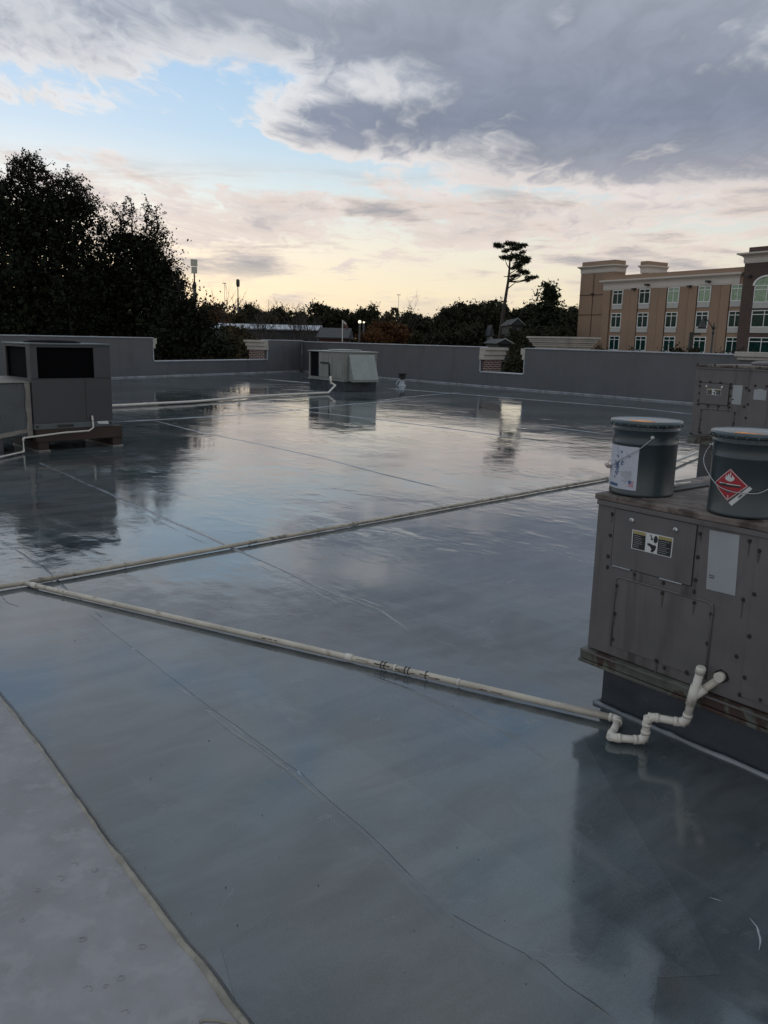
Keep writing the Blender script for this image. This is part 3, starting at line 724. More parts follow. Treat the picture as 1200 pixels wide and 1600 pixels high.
# ---- far brown unit
c2 = DY(1083, 742, 10.5); c2.z = 0
f2 = DY(1084, 620, 10.35); f2.z = 0
def gs(x, y):
    q = PL(x, y, f2, N1)-f2; return (q.dot(D1), q.z)
def g3(x, y): return gs(1060+x/8.571, 550+y/8.571)
ztop2 = g3(255, 165)[1]; zr2 = g3(170, 1110)[1]
def far_feat(t):
    q = [g3(303,415), g3(685,435), g3(665,712), g3(288,688)]
    x0 = (q[0][0]+q[3][0])/2; x1 = (q[1][0]+q[2][0])/2; zt = (q[0][1]+q[1][1])/2; zb = (q[2][1]+q[3][1])/2
    MB().box(x0-.01, x1+.01, -.003, .001, zb-.01, zt+.01).build('door_gap', M['ink'], t)
    d = MB().box(x0, x1, -.012, -.004, zb, zt, .002).build('control_door', M['unitd'], t)
    m = MB()
    for px in ((388,455),(595,470)):
        s, z = g3(*px); m.tube([(s, -.012, z), (s, -.022, z)], .014, 14)
    m.build('latch', M['zinc'], d, split=True)
    warning_sticker(d, [g3(393,490), g3(583,498), g3(576,580), g3(390,568)])
    for c_ in kids(d):
        if c_.name.startswith('warning'): c_.location.y = -.009
    m = MB(); rpoly(m, [g3(738,442), g3(865,448), g3(838,708), g3(712,698)], -.002); lb = m.build('data_label', M['label'], t)
    m = MB(); p = g3(732, 637); m.box(p[0]-.012, p[0]+.012, -.0045, -.003, p[1]-.007, p[1]+.007); m.build('label_mark', M['ink'], lb, split=True)
    m = MB(); rpoly(m, [g3(1020,500), g3(1188,515), g3(1172,650), g3(1005,635)], -.008, .001); rpoly(m, [g3(1065,492), g3(1140,498), g3(1140,512), g3(1065,505)], -.008, .001); m.build('notice', M['label'], t)
    a = g3(312,750); b = g3(750,790); xl = a[0]; xr = b[0]; zt2 = a[1]; zb2 = zr2+.03
    MB().box(xl, xr, -.007, .001, zb2, zt2, .003).build('lower_panel', M['unitd'], t)
    m = MB(); m.tube([(xl, -.008, zb2), (xl, -.008, zt2-.03), (xl+.03, -.008, zt2), (xr-.03, -.008, zt2), (xr, -.008, zt2-.03), (xr, -.008, zb2)], .008, 8); m.build('panel_bead', M['unit'], t)
    s1 = (g3(945,480)[0]+g3(905,900)[0])/2
    MB().box(s1, 2.15, -.007, .001, zr2+.04, g3(945,430)[1]+.02, .002).build('access_panel', M['unit'], t, split=True)
    m = MB(); st = MB()
    for x, y in [(265,168),(497,180),(790,195),(1098,212),(295,398),(428,405),(565,415),(705,430),(290,452),(283,548),(273,648),(265,698),(703,480),(690,583),(683,685),(398,715),(535,727),(677,738),(312,777),(392,757),(530,770),(672,785),(298,905),(285,1033),(303,1075),(752,820),(737,955),(912,482),(952,515),(933,698),(883,733),(908,880),(1033,452),(1187,460),(167,1093)]:
        s, z = g3(x, y); y0 = -.008
        if z > ztop2-.04: y0 = -.012
        m.tube([(s, y0+.006, z), (s, y0-.006, z)], .011, 8, smooth=False)
        n = 8; pts = [(s+.017*random.uniform(.7,1.1)*math.cos(6.283*k/n), z+.018*random.uniform(.7,1.2)*math.sin(6.283*k/n)) for k in range(n)]
        rpoly(st, pts, y0-.0004, .0006)
    m.build('bolt', M['bolt'], t, split=True); st.build('rust_spot', M['rust'], t, split=True)
far = package_unit(f2, D1, 2.2, 1.5, zr2, ztop2, .10, 'far brown rooftop unit with labels, standing behind the pails near the right edge', far_feat, .09)
tg = MB(); tg.lathe([(.42,.0),(.42,.035),(.36,.05),(.0,.055)], 28, (.75,.8,ztop2+.004)); tg.build('fan_cover', M['unitd'], far)

# ------------------------------------------------------------------ PVC pipes
def pipe_thing(label, pts, r, m, mf, fits=(), elbows=(), cat='drain pipe', rings=()):
    base = Vector((pts[0].x, pts[0].y, 0)); t = thing('drain_pipe', label, cat, base); L = [p-base for p in pts]
    if len(elbows) > 4:
        MB().tube(resample_keep(L[:2], .35), r, 14).build('pipe', m, t)
        for a_, b_ in zip(L[1:], L[2:]): MB().tube([a_, b_], r*1.02, 16).build('pipe_length', mf, t)
    else: MB().tube(resample_keep(L, .35), r, 14).build('pipe', m, t)
    for a in elbows:
        p = L[a]; d0 = (L[a-1]-p).normalized(); d1 = (L[a+1]-p).normalized(); k = r*2.1; mb = MB(); c0 = p+d0*k; c1 = p+d1*k
        path = [p+d0*k*1.25, p+d0*k*.8]+[((c0*(1-u)**2)+(p*2*u*(1-u))+(c1*u*u)) for u in (.12,.25,.37,.5,.63,.75,.88)]+[p+d1*k*.8, p+d1*k*1.25]
        mb.tube(path, r*1.17, 20); mb.tube([p+d0*k*1.35, p+d0*k*.9], r*1.23, 20); mb.tube([p+d1*k*1.35, p+d1*k*.9], r*1.23, 20); mb.build('elbow', mf, t)
    for (seg, f, ln) in fits:
        a, b = L[seg], L[seg+1]; c = a.lerp(b, f); d = (b-a).normalized()
        MB().tube([c-d*ln/2, c+d*ln/2], r*1.2, 14).build('coupling', mf, t)
    for (seg, f) in rings:
        a, b = L[seg], L[seg+1]; c = a.lerp(b, f); d = (b-a).normalized()
        MB().tube([c-d*.0015, c+d*.0015], r*1.27, 14).build('cable_tie', M['black'], t)
    return t
def resample_keep(L, step):
    out = [L[0]]
    for a, b in zip(L, L[1:]):
        n = max(1, int((b-a).length/step))
        for i in range(1, n+1): out.append(a.lerp(b, i/n)+ (Vector((0,0,random.uniform(-.0015,.0015))) if i < n else Vector()))
    return out
TZ = .023; RR = .0165
Tp = G(38, 911, TZ)
Lend = Tp+(G(0, 917, TZ)-Tp).normalized()*6
fx = G(948, 747, TZ)
run_end = G(1056, 719, .06); run_top = g_ = DY(1096, 701, 12.0)
pipe_thing('long weathered pipe running across the wet roof toward the two pails', [Lend, Tp, fx], RR, M['pvcold'], M['pvcold'],
           fits=((0,.95,.05),(1,.02,.09),(1,.10,.012),(1,.41,.06),(1,.66,.01),(1,.72,.05),(1,.35,.012),(1,.88,.05),(1,.25,.012)))
w0 = fx+Vector((0,0,.003)); w1 = G(1055, 720.5, .06); w2_ = G(1097, 704, .06)
pipe_thing('newer white pipe seen between the two pails, rising to the far brown unit', [fx+(fx-Tp).normalized()*.01, w1, w2_, w2_+Vector((.02,.02,.28))], .022, M['pvcw'], M['pvcw'], fits=((1,.95,.06),))
A = G(968, 1124, .026); B = G(953, 1152, .026)
C_ = G(1007, 1157, .026); Dv = DY(1014, 1119, C_.y); Dv.x = C_.x+.004; Ev = G(1071, 1130, Dv.z)
pe = Ev; Fv = PL(1081.5, 1090, pe, N1); Gv = PL(1095, 1046, pe, N1)
sH, zH = z8(828, 1030); Hv = f0+D1*sH+Vector((0,0,zH))-N1*.0+N1*.0
pA = [Tp+(A-Tp).normalized()*.02, A, B, C_, Dv, Ev, Gv]
bt = pipe_thing('white condensate pipe with a trap and capped vent at the near unit', pA, .0165, M['pvc'], M['pvcw'], elbows=(1,2,3,4,5),
           fits=((0,.02,.05),(0,.09,.012),(0,.64,.045),(0,.71,.012),(0,.80,.012)), rings=((0,.69),(0,.695),(0,.725),(0,.73),(0,.755)))
bo = bt.location
wy = MB(); wy.tube([Fv+(Ev-Fv)*.28-bo, Fv+(Gv-Fv)*.42-bo], .0205, 16); wy.tube([Fv-bo, Fv+(Hv-Fv)*.42-bo], .0195, 16); wy.build('wye_fitting', M['pvcw'], bt)
MB().tube([Fv+(Hv-Fv)*.2-bo, Hv-N1*.03-bo], .0165, 14).build('branch_pipe', M['pvc'], bt)
MB().tube([Hv+N1*.030-bo, Hv+N1*.003-bo], .021, 14).build('hub', M['pvcw'], bt)
gd = (Gv-Ev).normalized()
m = MB(); m.tube([Gv-gd*.018-bo, Gv+gd*.006-bo, Gv+gd*.012-bo], [.0205, .0205, .0165], 18); m.build('vent_cap', M['pvcw'], bt)
# torn paint and sealant along the pipe
def flakes(x0, x1, n, seed, par, a, b, r):
    random.seed(seed); mb = MB(); d = (b-a).normalized(); side = Vector((d.y, -d.x, 0)); side = side if side.y < 0 else -side
    for k in range(n):
        f = x0+(x1-x0)*k/n; p = a.lerp(b, f); ln = (b-a).length*(x1-x0)/n*random.uniform(.5,1.15); ang = R(random.uniform(-8, 26)); up = Vector((0,0,1))
        for da in (0,):
            w_ = random.uniform(.18,.5); P_ = []
            for q_ in range(5):
                aa = ang+random.uniform(-.05,.05)
                P_.append((p+d*ln*q_/4, aa+w_/2*random.uniform(.3,1), aa-w_/2*random.uniform(.3,1)))
            vs1 = [mb.bm.verts.new(c+(side*math.cos(u)+up*math.sin(u))*(r+.0006)-par.location) for c, u, _ in P_]; vs2 = [mb.bm.verts.new(c+(side*math.cos(u)+up*math.sin(u))*(r+.0006)-par.location) for c, _, u in P_]
            for i in range(4): mb.bm.faces.new((vs1[i], vs1[i+1], vs2[i+1], vs2[i]))
    mb.build('torn_sealant', M['black'], par, split=True)
flakes(.655, .775, 9, 2, bt, Tp, A, .0168); flakes(.83, .86, 2, 4, bt, Tp, A, .0168); flakes(.50,.53, 3, 5, bt, Tp, A, .0168)
mp = [o for o in bpy.data.objects if o.name.startswith('drain_pipe') and 'long weathered' in o.get('label','')][0]
flakes(.38, .60, 14, 8, mp, Tp, fx, .0168); flakes(.62, .80, 8, 9, mp, Tp, fx, .0168); flakes(.03,.06, 1, 9, mp, Tp, fx, .0168)
random.seed(21)

# ------------------------------------------------------------------ pails
def pail(px, label, rz):
    c = px; Rb = .143; Hh = .335
    t = thing('steel_pail', label, 'pail', c, rz)
    prof = [(Rb-.006,.0),(Rb-.002,.0),(Rb,.003),(Rb,.012),(Rb-.001,.014)]
    def rib(z, a=.0035, w_=.008): return [(Rb+.0008*z, z-w_), (Rb+a, z-w_*.35), (Rb+a, z+w_*.35), (Rb, z+w_)]
    prof += rib(.235)+rib(.295, .006, .007)+[(Rb+.001,.315),(Rb+.008,.320),(Rb+.009,.326)]
    m = MB(); m.lathe(prof, 64); m.build('body', M['pail'], t)
    m = MB(); m.lathe([(Rb+.005,.322),(Rb+.0052,.331),(Rb+.003,.3335),(Rb-.003,.3325),(Rb-.008,.3325),(Rb-.012,.3345),(Rb-.018,.3345),(Rb-.022,.3330),(0.0,.3332)], 64, closed=True)
    lid = m.build('lid', M['paillid'], t)
    m = MB(); m.lathe([(Rb+.0105,.3152),(Rb+.0148,.318),(Rb+.0155,.328),(Rb+.0125,.3345),(Rb+.0085,.3358),(Rb+.005,.3345),(Rb+.004,.3325)], 64, closed=True); m.build('lid_ring', M['ring'], t)
    m = MB()
    for k in range(24):
        a = 6.283*k/24; ca, sa = math.cos(a), math.sin(a); m.tube([((Rb+.0135)*ca, (Rb+.0135)*sa, .312), ((Rb+.0145)*ca, (Rb+.0145)*sa, .322)], .0038, 6)
    m.build('lid_lug', M['ring'], t, split=True)
    return t, lid, Rb
def cyl(t, Rb, x, y):
    # angle and height where a sight line meets the pail wall (frame of the pail, unrotated)
    d = ray(x, y); o = O0-t.location; a = d.x**2+d.y**2; b = 2*(o.x*d.x+o.y*d.y); c = o.x**2+o.y**2-Rb**2
    disc = b*b-4*a*c
    k = (-b-math.sqrt(max(disc, 0)))/(2*a); p = o+d*k
    return math.atan2(p.y, p.x), p.z
def wrap(polys, Rb, off, name, m, par, th=.0004, ref=0):
    # polys given as (arc length, height) lists, wrapped round the pail
    mb = MB()
    for poly in polys:
        b2 = bmesh.new(); f = b2.faces.new([b2.verts.new((p[0], p[1], 0)) for p in poly])
        xs = [p[0] for p in poly]; x = math.floor(min(xs)/.006)*.006
        while x < max(xs):
            g = b2.verts[:]+b2.edges[:]+b2.faces[:]; bmesh.ops.bisect_plane(b2, geom=g, plane_co=(x,0,0), plane_no=(1,0,0)); x += .006
        vm = {v: mb.bm.verts.new(((Rb+off)*math.cos(ref+v.co.x/Rb), (Rb+off)*math.sin(ref+v.co.x/Rb), v.co.y)) for v in b2.verts}
        for f in b2.faces:
            nf = mb.bm.faces.new([vm[v] for v in f.verts]); nf.smooth = True
            nf.normal_update(); c = nf.calc_center_median()
            if nf.normal.dot(Vector((c.x, c.y, 0))) < 0: nf.normal_flip()
        b2.free()
    return mb.build(name, m, par)
b1c = G(1000, 779, 1.035)+Vector((.302,.953,0)).normalized()*.143; b1c.z = 1.0396
p1, lid1, RB = pail(b1c, 'left dark steel pail with a white paper label, on the corner of the near unit', 0)
b2c = G(1160, 813, 1.035)+Vector((.41,.91,0)).normalized()*.155; b2c.z = 1.0396
p2, lid2, RB = pail(b2c, 'right dark steel pail with a red flammable diamond, on the near unit', 0)
def lid_blob(lid, x, y, rx, ry, t):
    c = G(x, y, t.location.z+.334)-t.location; r = math.hypot(c.x, c.y)
    n = 26; pts = [Vector((c.x+rx*random.uniform(.82,1.1)*math.cos(6.283*k/n), c.y+ry*random.uniform(.82,1.1)*math.sin(6.283*k/n), .3334)) for k in range(n)]
    pts = [p if math.hypot(p.x, p.y) < RB-.012 else Vector((p.x*(RB-.012)/math.hypot(p.x,p.y), p.y*(RB-.012)/math.hypot(p.x,p.y), p.z)) for p in pts]
    mb = MB(); mb.prism(pts, (0,0,.0032)); bmesh.ops.recalc_face_normals(mb.bm, faces=mb.bm.faces[:]); mb.build('orange_patch', M['orange'], lid)  # irregular orange patch set on the lid
lid_blob(lid1, 1006, 660.5, .055, .10, p1); lid_blob(lid2, 1170, 680.5, .065, .10, p2)
# paper label of the left pail
ar, zr = cyl(p1, RB, 1000, 700); ar2, zb_ = cyl(p1, RB, 992.5, 771)
ar = (ar+ar2)/2; ztp = .222; zbt = .028
lab = wrap([[( -.245, zbt), (0, zbt), (0, ztp), (-.245, ztp)]], RB, .0008, 'paper_label', M['paper'], p1, ref=ar)
def LR(u0, u1, v0, v1): return [(-u1*.1, zbt+(ztp-zbt)*v0), (-u0*.1, zbt+(ztp-zbt)*v0), (-u0*.1, zbt+(ztp-zbt)*v1), (-u1*.1, zbt+(ztp-zbt)*v1)]
# u = distance left of the label's right edge in units of 0.1 m, v = height share
wrap([LR(.92,1.6,.045,.115)], RB, .0013, 'blue_band', M['blue'], lab, ref=ar)
flag = wrap([LR(.13,.37,.075+.0105*2*k,.075+.0105*(2*k+1)) for k in range(7)]+[], RB, .0013, 'flag_stripes', M['flagred'], lab, ref=ar)
wrap([LR(.25,.37,.145,.222)], RB, .0016, 'flag_canton', M['blue'], lab, ref=ar)
random.seed(5); polys = []
for (u0, v0, s_) in ((.95,.60,.06),(1.05,.56,.07),(1.16,.60,.06),(.98,.40,.05),(1.04,.33,.05),(1.0,.46,.05),(1.12,.28,.04),(1.05,.75,.05),(1.1,.50,.07),(1.02,.52,.07),(.92,.48,.06),(1.12,.36,.06),(.80,.85,.04),(.74,.58,.05),(.70,.62,.05)):
    for k in range(3):
        a = random.uniform(0,3.1); cu, cv = u0+random.uniform(-.05,.05), v0+random.uniform(-.03,.03); l = s_*random.uniform(.7,1.4)
        du, dv = l*math.cos(a), l*.55*math.sin(a); nu, nv = -.020*math.sin(a), .011*math.cos(a)
        pq = [(cu-du-nu, cv-dv-nv), (cu+du-nu, cv+dv-nv), (cu+du+nu, cv+dv+nv), (cu-du+nu, cv-dv+nv)]
        polys.append([(-a_*.1, zbt+(ztp-zbt)*b_) for a_, b_ in pq])
for k in range(len(polys)):
    pl = polys[k]; ar_ = sum(pl[i][0]*pl[(i+1)%4][1]-pl[(i+1)%4][0]*pl[i][1] for i in range(4)); polys[k] = pl if ar_ > 0 else pl[::-1]
wrap(polys, RB, .0013, 'blue_lettering', M['blue'], lab, ref=ar)
polys = []
for k in range(13):
    v = .42-.02*k; e = random.uniform(.55,.85); polys.append(LR(.18+random.uniform(0,.1), e, v, v+.005))
for (u, v, rr) in ((.50,.80,.045),(.56,.84,.03),(.38,.78,.04),(.44,.75,.03),(.46,.60,.018),(.38,.52,.02),(.30,.44,.02)):
    pts = [(-(u+rr*random.uniform(.5,1.2)*math.cos(6.283*k/8))*.1, zbt+(ztp-zbt)*(v+rr*.5*random.uniform(.5,1.2)*math.sin(6.283*k/8))) for k in range(8)]
    ar_ = sum(pts[i][0]*pts[(i+1)%8][1]-pts[(i+1)%8][0]*pts[i][1] for i in range(8)); polys.append(pts if ar_ > 0 else pts[::-1])
m_sm = mat('smudged_ink', (.13,.13,.16), .5, var=.4, scale=60)
wrap(polys, RB, .0013, 'small_print', m_sm, lab, ref=ar)
polys = []
# hazard diamond of the right pail
def cz(x, y):
    a, z = cyl(p2, RB, x, y); return Vector((a*RB, z))
tp, lf, bt_, rt = cz(1143.7,731.9), cz(1116,754), cz(1138,782.5), cz(1167.5,760)
def Q(u, v, m=1.0):     # unit square: (0,0)=left corner (1,0)=top ... edges of the diamond
    return lf+(tp-lf)*u+(bt_-lf)*v
ctr = (tp+lf+bt_+rt)/4; ax = (rt-lf)/2; ay = (tp-bt_)/2
def K(x, y): p = ctr+ax*x+ay*y; return (p.x, p.y)
def ccw(pts):
    a = sum(pts[i][0]*pts[(i+1)%len(pts)][1]-pts[(i+1)%len(pts)][0]*pts[i][1] for i in range(len(pts))); return pts if a > 0 else pts[::-1]
dia = lambda r: [K(0,r), K(-r,0), K(0,-r), K(r,0)]
hz = wrap([ccw(dia(1))], RB, .0008, 'hazard_label', M['red'], p2)
def ringp(r0, r1):
    o, i = dia(r0), dia(r1); return [ccw([o[k], o[(k+1)%4], i[(k+1)%4], i[k]]) for k in range(4)]
wrap(ringp(.97,.92), RB, .0012, 'border', M['inkwhite'], hz)
fl = [[(-.05,.22),(-.22,.30),(-.30,.44),(-.24,.40),(-.22,.62),(-.14,.50),(-.08,.72),(-.02,.55),(.03,.88),(.07,.60),(.02,.50),(.10,.44),(.14,.60),(.20,.52),(.28,.40),(.22,.28),(.10,.20)]]
wrap([ccw([K(x, y) for x, y in q_]) for q_ in fl], RB, .0012, 'flame', M['inkwhite'], hz)
wrap([ccw([K(-.62,.14), K(-.5,.10), K(.60,.02), K(.62,-.02), K(-.55,.04)])], RB, .0012, 'white_bar', M['inkwhite'], hz)
wrap([ccw([K(-.60,.04), K(-.2,.06), K(.0,-.02), K(.3,.0), K(.62,-.04), K(.60,-.14), K(-.1,-.13), K(-.58,-.07)])], RB, .0013, 'grip_smear', M['ink'], hz)
wrap([ccw([K(-.2,-.40), K(-.02,-.30), K(.14,-.32), K(.16,-.44), K(.0,-.50)])], RB, .0012, 'faded_print', mat('faded_print', (.12,.05,.06), .5), hz)
t3 = bpy.data.curves.new('n3', 'FONT'); t3.body = '3'; t3.size = .020; t3.align_x = 'CENTER'; t3.align_y = 'CENTER'
tmp = bpy.data.objects.new('tmp', t3); col.objects.link(tmp); dg = bpy.context.evaluated_depsgraph_get(); dg.update(); me3 = bpy.data.meshes.new_from_object(tmp.evaluated_get(dg)); bpy.data.objects.remove(tmp)
kc = ctr+ay*-.76
tilt = math.atan2(-ay.x, ay.y)
for v in me3.vertices:
    x = v.co.x*math.cos(tilt)-v.co.y*math.sin(tilt); y = v.co.x*math.sin(tilt)+v.co.y*math.cos(tilt); s_ = kc.x+x; v.co = Vector(((RB+.0014)*math.cos(s_/RB), (RB+.0014)*math.sin(s_/RB), kc.y+y))
me3.materials.clear(); link('numeral', me3, M['inkwhite'], hz)
s0, s1_, s2_, s3_ = cz(1171,760), cz(1175.5,764), cz(1143,790.5), cz(1138.5,785)
wh = wrap([ccw([tuple(s0), tuple(s1_), tuple(s2_), tuple(s3_)])], RB, .0009, 'white_tag', M['inkwhite'], p2)
mid_ = (s0+s1_+s2_+s3_)/4; e1 = (s0-s3_)/2*.18; e2 = (s1_-s0)/2*.5
wrap([ccw([tuple(mid_+e1+e2), tuple(mid_+e1-e2), tuple(mid_-e1-e2), tuple(mid_-e1+e2)])], RB, .0013, 'tag_print', m_sm, wh)
# wire bails
def bail(t, ear_a, pts, grip=None):
    def cp(a, z, off): return Vector(((RB+off)*math.cos(a), (RB+off)*math.sin(a), z))
    for a in (ear_a, ear_a+math.pi):
        m = MB(); c = cp(a, .268, .0); n = Vector((math.cos(a), math.sin(a), 0)); m.tube([c-n*.002, c+n*.003, c+n*.005], [.009, .009, .004], 14); m.tube([c+n*.004, c+n*.014], .004, 8); m.build('ear', M['zinc'], t)
    P_ = [cp(a, z, off) for a, z, off in pts]
    # smooth
    out = []
    for i in range(len(P_)-1):
        p0 = P_[max(i-1,0)]; p1_ = P_[i]; p2_ = P_[i+1]; p3 = P_[min(i+2,len(P_)-1)]
        for k in range(6):
            u = k/6; out.append(.5*((2*p1_)+(-p0+p2_)*u+(2*p0-5*p1_+4*p2_-p3)*u*u+(-p0+3*p1_-3*p2_+p3)*u**3))
    out.append(P_[-1]); MB().tube(out, .0020, 8).build('wire_handle', M['wire'], t)
    return P_
a1, z1_ = cyl(p1, RB, 1019.5, 684)
gl = a1-math.pi/2
P1 = bail(p1, a1, [(a1,.268,.012), (a1-.35,.215,.012), (a1-.8,.172,.010), (a1-1.2,.135,.008), (gl,.118,.012), (gl-.35,.122,.014), (gl-.8,.160,.012), (gl-1.25,.23,.012), (a1-math.pi,.268,.012)])
gp = Vector(((RB+.014)*math.cos(gl-.05), (RB+.014)*math.sin(gl-.05), .118)); gt = Vector((-math.sin(gl), math.cos(gl), 0))
MB().tube([gp-gt*.032, gp-gt*.03, gp+gt*.03, gp+gt*.032], [.006,.0095,.0095,.006], 12).build('grip', M['grip'], p1)
v_ = (O0-p2.location); fa = math.atan2(v_.y, v_.x)
a2 = fa-math.pi/2-.06
P2b = bail(p2, a2, [(a2,.262,.012), (a2-.02,.235,.026), (a2+.05,.20,.030), (a2+.35,.17,.020), (a2+.8,.122,.008), (a2+1.2,.105,.006), (a2+1.57,.103,.008), (a2+2.0,.110,.008), (a2+2.5,.16,.012), (a2+2.9,.215,.012), (a2+math.pi,.262,.012)])

# ------------------------------------------------------------------ charcoal unit on the left
c0 = G(58, 706); U = Vector((.72,.69,0)).normalized(); NU = Vector((U.y, -U.x, 0))
lu = thing('rooftop_unit', 'charcoal rooftop unit with black coil openings standing on timber sleepers at the left', 'rooftop unit', c0, frame_rot(U))
W_ = 1.19; Dp_ = 1.05; zb0 = .40; ztp = 1.545; xo = -.015
m = MB()
def wallbox(a, b, c, d, e, f): m.box(a, b, c, d, e, f, .004)
# front face with coil window
zc0, zc1 = 1.045, 1.485
m.box(xo, xo+W_, .0, .03, zb0, zc0, .003); m.box(xo, xo+.10, .0, .03, zc0+.0005, zc1, .003); m.box(xo+.93, xo+W_, .0, .03, zc0+.0005, zc1, .003); m.box(xo, xo+W_, .0, .03, zc1+.0005, ztp-.03, .003)
# left face with coil window, right and rear faces
m.box(xo, xo+.03, .031, Dp_-.031, zb0, zc0, .003); m.box(xo, xo+.03, .031, .15, zc0+.0005, zc1, .003); m.box(xo, xo+.03, Dp_-.10, Dp_-.031, zc0+.0005, zc1, .003); m.box(xo, xo+.03, .031, Dp_-.031, zc1+.0005, ztp-.03, .003)
m.box(xo+W_-.03, xo+W_, .031, Dp_-.031, zb0, ztp-.03, .003); m.box(xo, xo+W_, Dp_-.03, Dp_, zb0, ztp-.03, .003)
m.build('cabinet', M['dunit'], lu)
MB().box(xo+.05, xo+W_-.05, .05, Dp_-.05, zb0, ztp-.035).build('coil', M['coil'], lu)
m = MB()
for k in range(30):
    z = zc0+.01+k*.0148; m.box(xo+.10, xo+.93, .012, .017, z, z+.003)
m.build('coil_guard', M['coil'], lu)
MB().box(xo-.015, xo+W_+.012, -.015, Dp_+.012, ztp-.028, ztp, .008).build('top_panel', M['dunitlite'], lu)
m = MB(); m.lathe([(.40,0),(.40,.012),(.30,.035),(0,.045)], 30, (xo+.55,.55,ztp-.001)); m.build('fan_guard', M['coil'], lu)
MB().box(xo+.775, xo+.785, -.002, .003, zb0+.02, zc0).build('panel_seam', M['ink'], lu)
MB().box(xo, xo+W_, -.004, .0, zc0-.008, zc0-.003).build('panel_seam', M['ink'], lu)
br = MB().box(xo-.005, xo+W_+.005, -.012, Dp_+.01, .315, zb0-.001, .005).build('base_rail', M['dunitlite'], lu)
m = MB(); m.tube([(xo+.035,-.006,.36),(xo+.035,-.02,.36)], .021, 14); m.tube([(xo+W_-.05,-.006,.36),(xo+W_-.05,-.02,.36)], .019, 14); m.box(xo+.33, xo+.57, -.018, -.008, .335, .375); m.build('lifting_hole', M['ink'], br, split=True)
m = MB(); rpoly(m, [(xo+.93,.395), (xo+1.10,.395), (xo+1.12,.35), (xo+.95,.36)], -.0135, .001); m.build('bright_sticker', M['inkwhite'], br)
# timber sleepers
sl_ = thing('timber_sleeper', 'long brown timber sleeper under the front of the charcoal unit', 'timber', c0+U*.0+Vector((0,0,0)), frame_rot(U))
MB().box(.0, W_+.13, -.006, .14, .135, .3135, .006).build('beam', M['wood'], sl_)
sl2 = thing('timber_sleeper', 'rear brown timber sleeper under the back of the charcoal unit', 'timber', c0+NU*-.85, frame_rot(U))
MB().box(.02, W_+.13, .0, .14, .135, .3135, .006).build('beam', M['wood'], sl2)
for lx, nm in ((.03, 'left timber block carrying the charcoal unit, half in its own shade'), (W_-.03, 'right timber block carrying the charcoal unit beside the bright wet roof')):
    bk = thing('timber_block', nm, 'timber', c0+U*lx, frame_rot(U))
    MB().box(0, .15, .01, 1.0, .018, .1335, .006).build('block', M['wood'], bk)
    MB().box(-.01, .16, -.02, 1.02, .0, .0165, .004).build('pad', M['mastic'], bk)
# duct on the left face
dc = thing('roof_duct', 'grey coated sheet metal duct joining the left side of the charcoal unit', 'duct', c0, frame_rot(U))
m = MB(); m.box(-2.2, xo-.06, .06, .98, .22, .985, .012); m.build('duct', M['duct'], dc)
m = MB(); m.prism([(-2.2,.03,.987),(xo-.005,.03,.987),(xo-.005,.98,1.03),(-2.2,.98,1.03)], (0,0,.012)); bmesh.ops.recalc_face_normals(m.bm, faces=m.bm.faces[:]); m.build('duct_top', M['mastic'], dc)
m = MB(); n = 16
for k in range(n):
    z0_ = .225+(.76)*k/n; m.box(xo-.085-.008*math.sin(k*.9), xo-.012, .037-.001*(k%2), .062, z0_, z0_+.76/n)
m.build('mastic_joint', M['mastic'], dc)
m = MB(); m.prism([(-2.2,.045,.235),(-1.0,.045,.235),(-.7,.045,.255),(xo-.1,.045,.33),(xo-.012,.045,.34),(xo-.012,.045,.29),(-.5,.045,.215),(-2.2,.045,.205)], (0,.02,0)); bmesh.ops.recalc_face_normals(m.bm, faces=m.bm.faces[:]); m.build('lower_mastic', M['mastic'], dc)
m = MB(); m.box(-2.2, -.42, .12, .9, .0, .218, .01); m.build('duct_curb', M['curb'], dc)
# its drain pipe
def onU(x, y, off): return PL(x, y, c0+NU*off, NU)
q_ = [onU(144,649.5,.035), onU(146,668,.035), onU(139,673,.06), onU(100,676,.08), onU(36,684.5,.10), onU(37.5,708,.10)]
q_.append(G(0, 714, .03)); q_[5].z = .03; q_.append(q_[6]+(q_[6]-q_[5]).normalized()*3)
pipe_thing('thin white drain pipe stepping down beneath the charcoal unit', q_, .0125, M['pvcw'], M['pvcw'], elbows=(4,5), fits=((0,.35,.04),(2,.9,.03)))
# pipe from behind the charcoal unit to the corner unit
bp = [G(60, 640, .05), G(173, 634, .05), G(300, 627.5, .05), G(420, 618, .05), G(513, 613.5, .05), G(524, 602, .20), G(517, 597, .22), G(517, 592, .3)]
bp[5] = DY(524, 602, bp[4].y+.5); bp[6] = DY(517, 598, bp[4].y+.6); bp[7] = DY(516.5, 590, bp[4].y+.6)
pipe_thing('distant white pipe crossing the back of the wet roof to the corner unit', bp, .03, M['pvcw'], M['pvcw'], fits=((1,.4,.1),(2,.5,.1),(3,.5,.1),(6,.5,.25)))

# ------------------------------------------------------------------ grey unit in the far corner
cq = G(537.5, 612); LDir = Vector((.607,-.794,0))
gu = thing('rooftop_unit', 'weathered grey green rooftop unit with a slanted hood in the far corner', 'rooftop unit', cq, frame_rot(LDir))
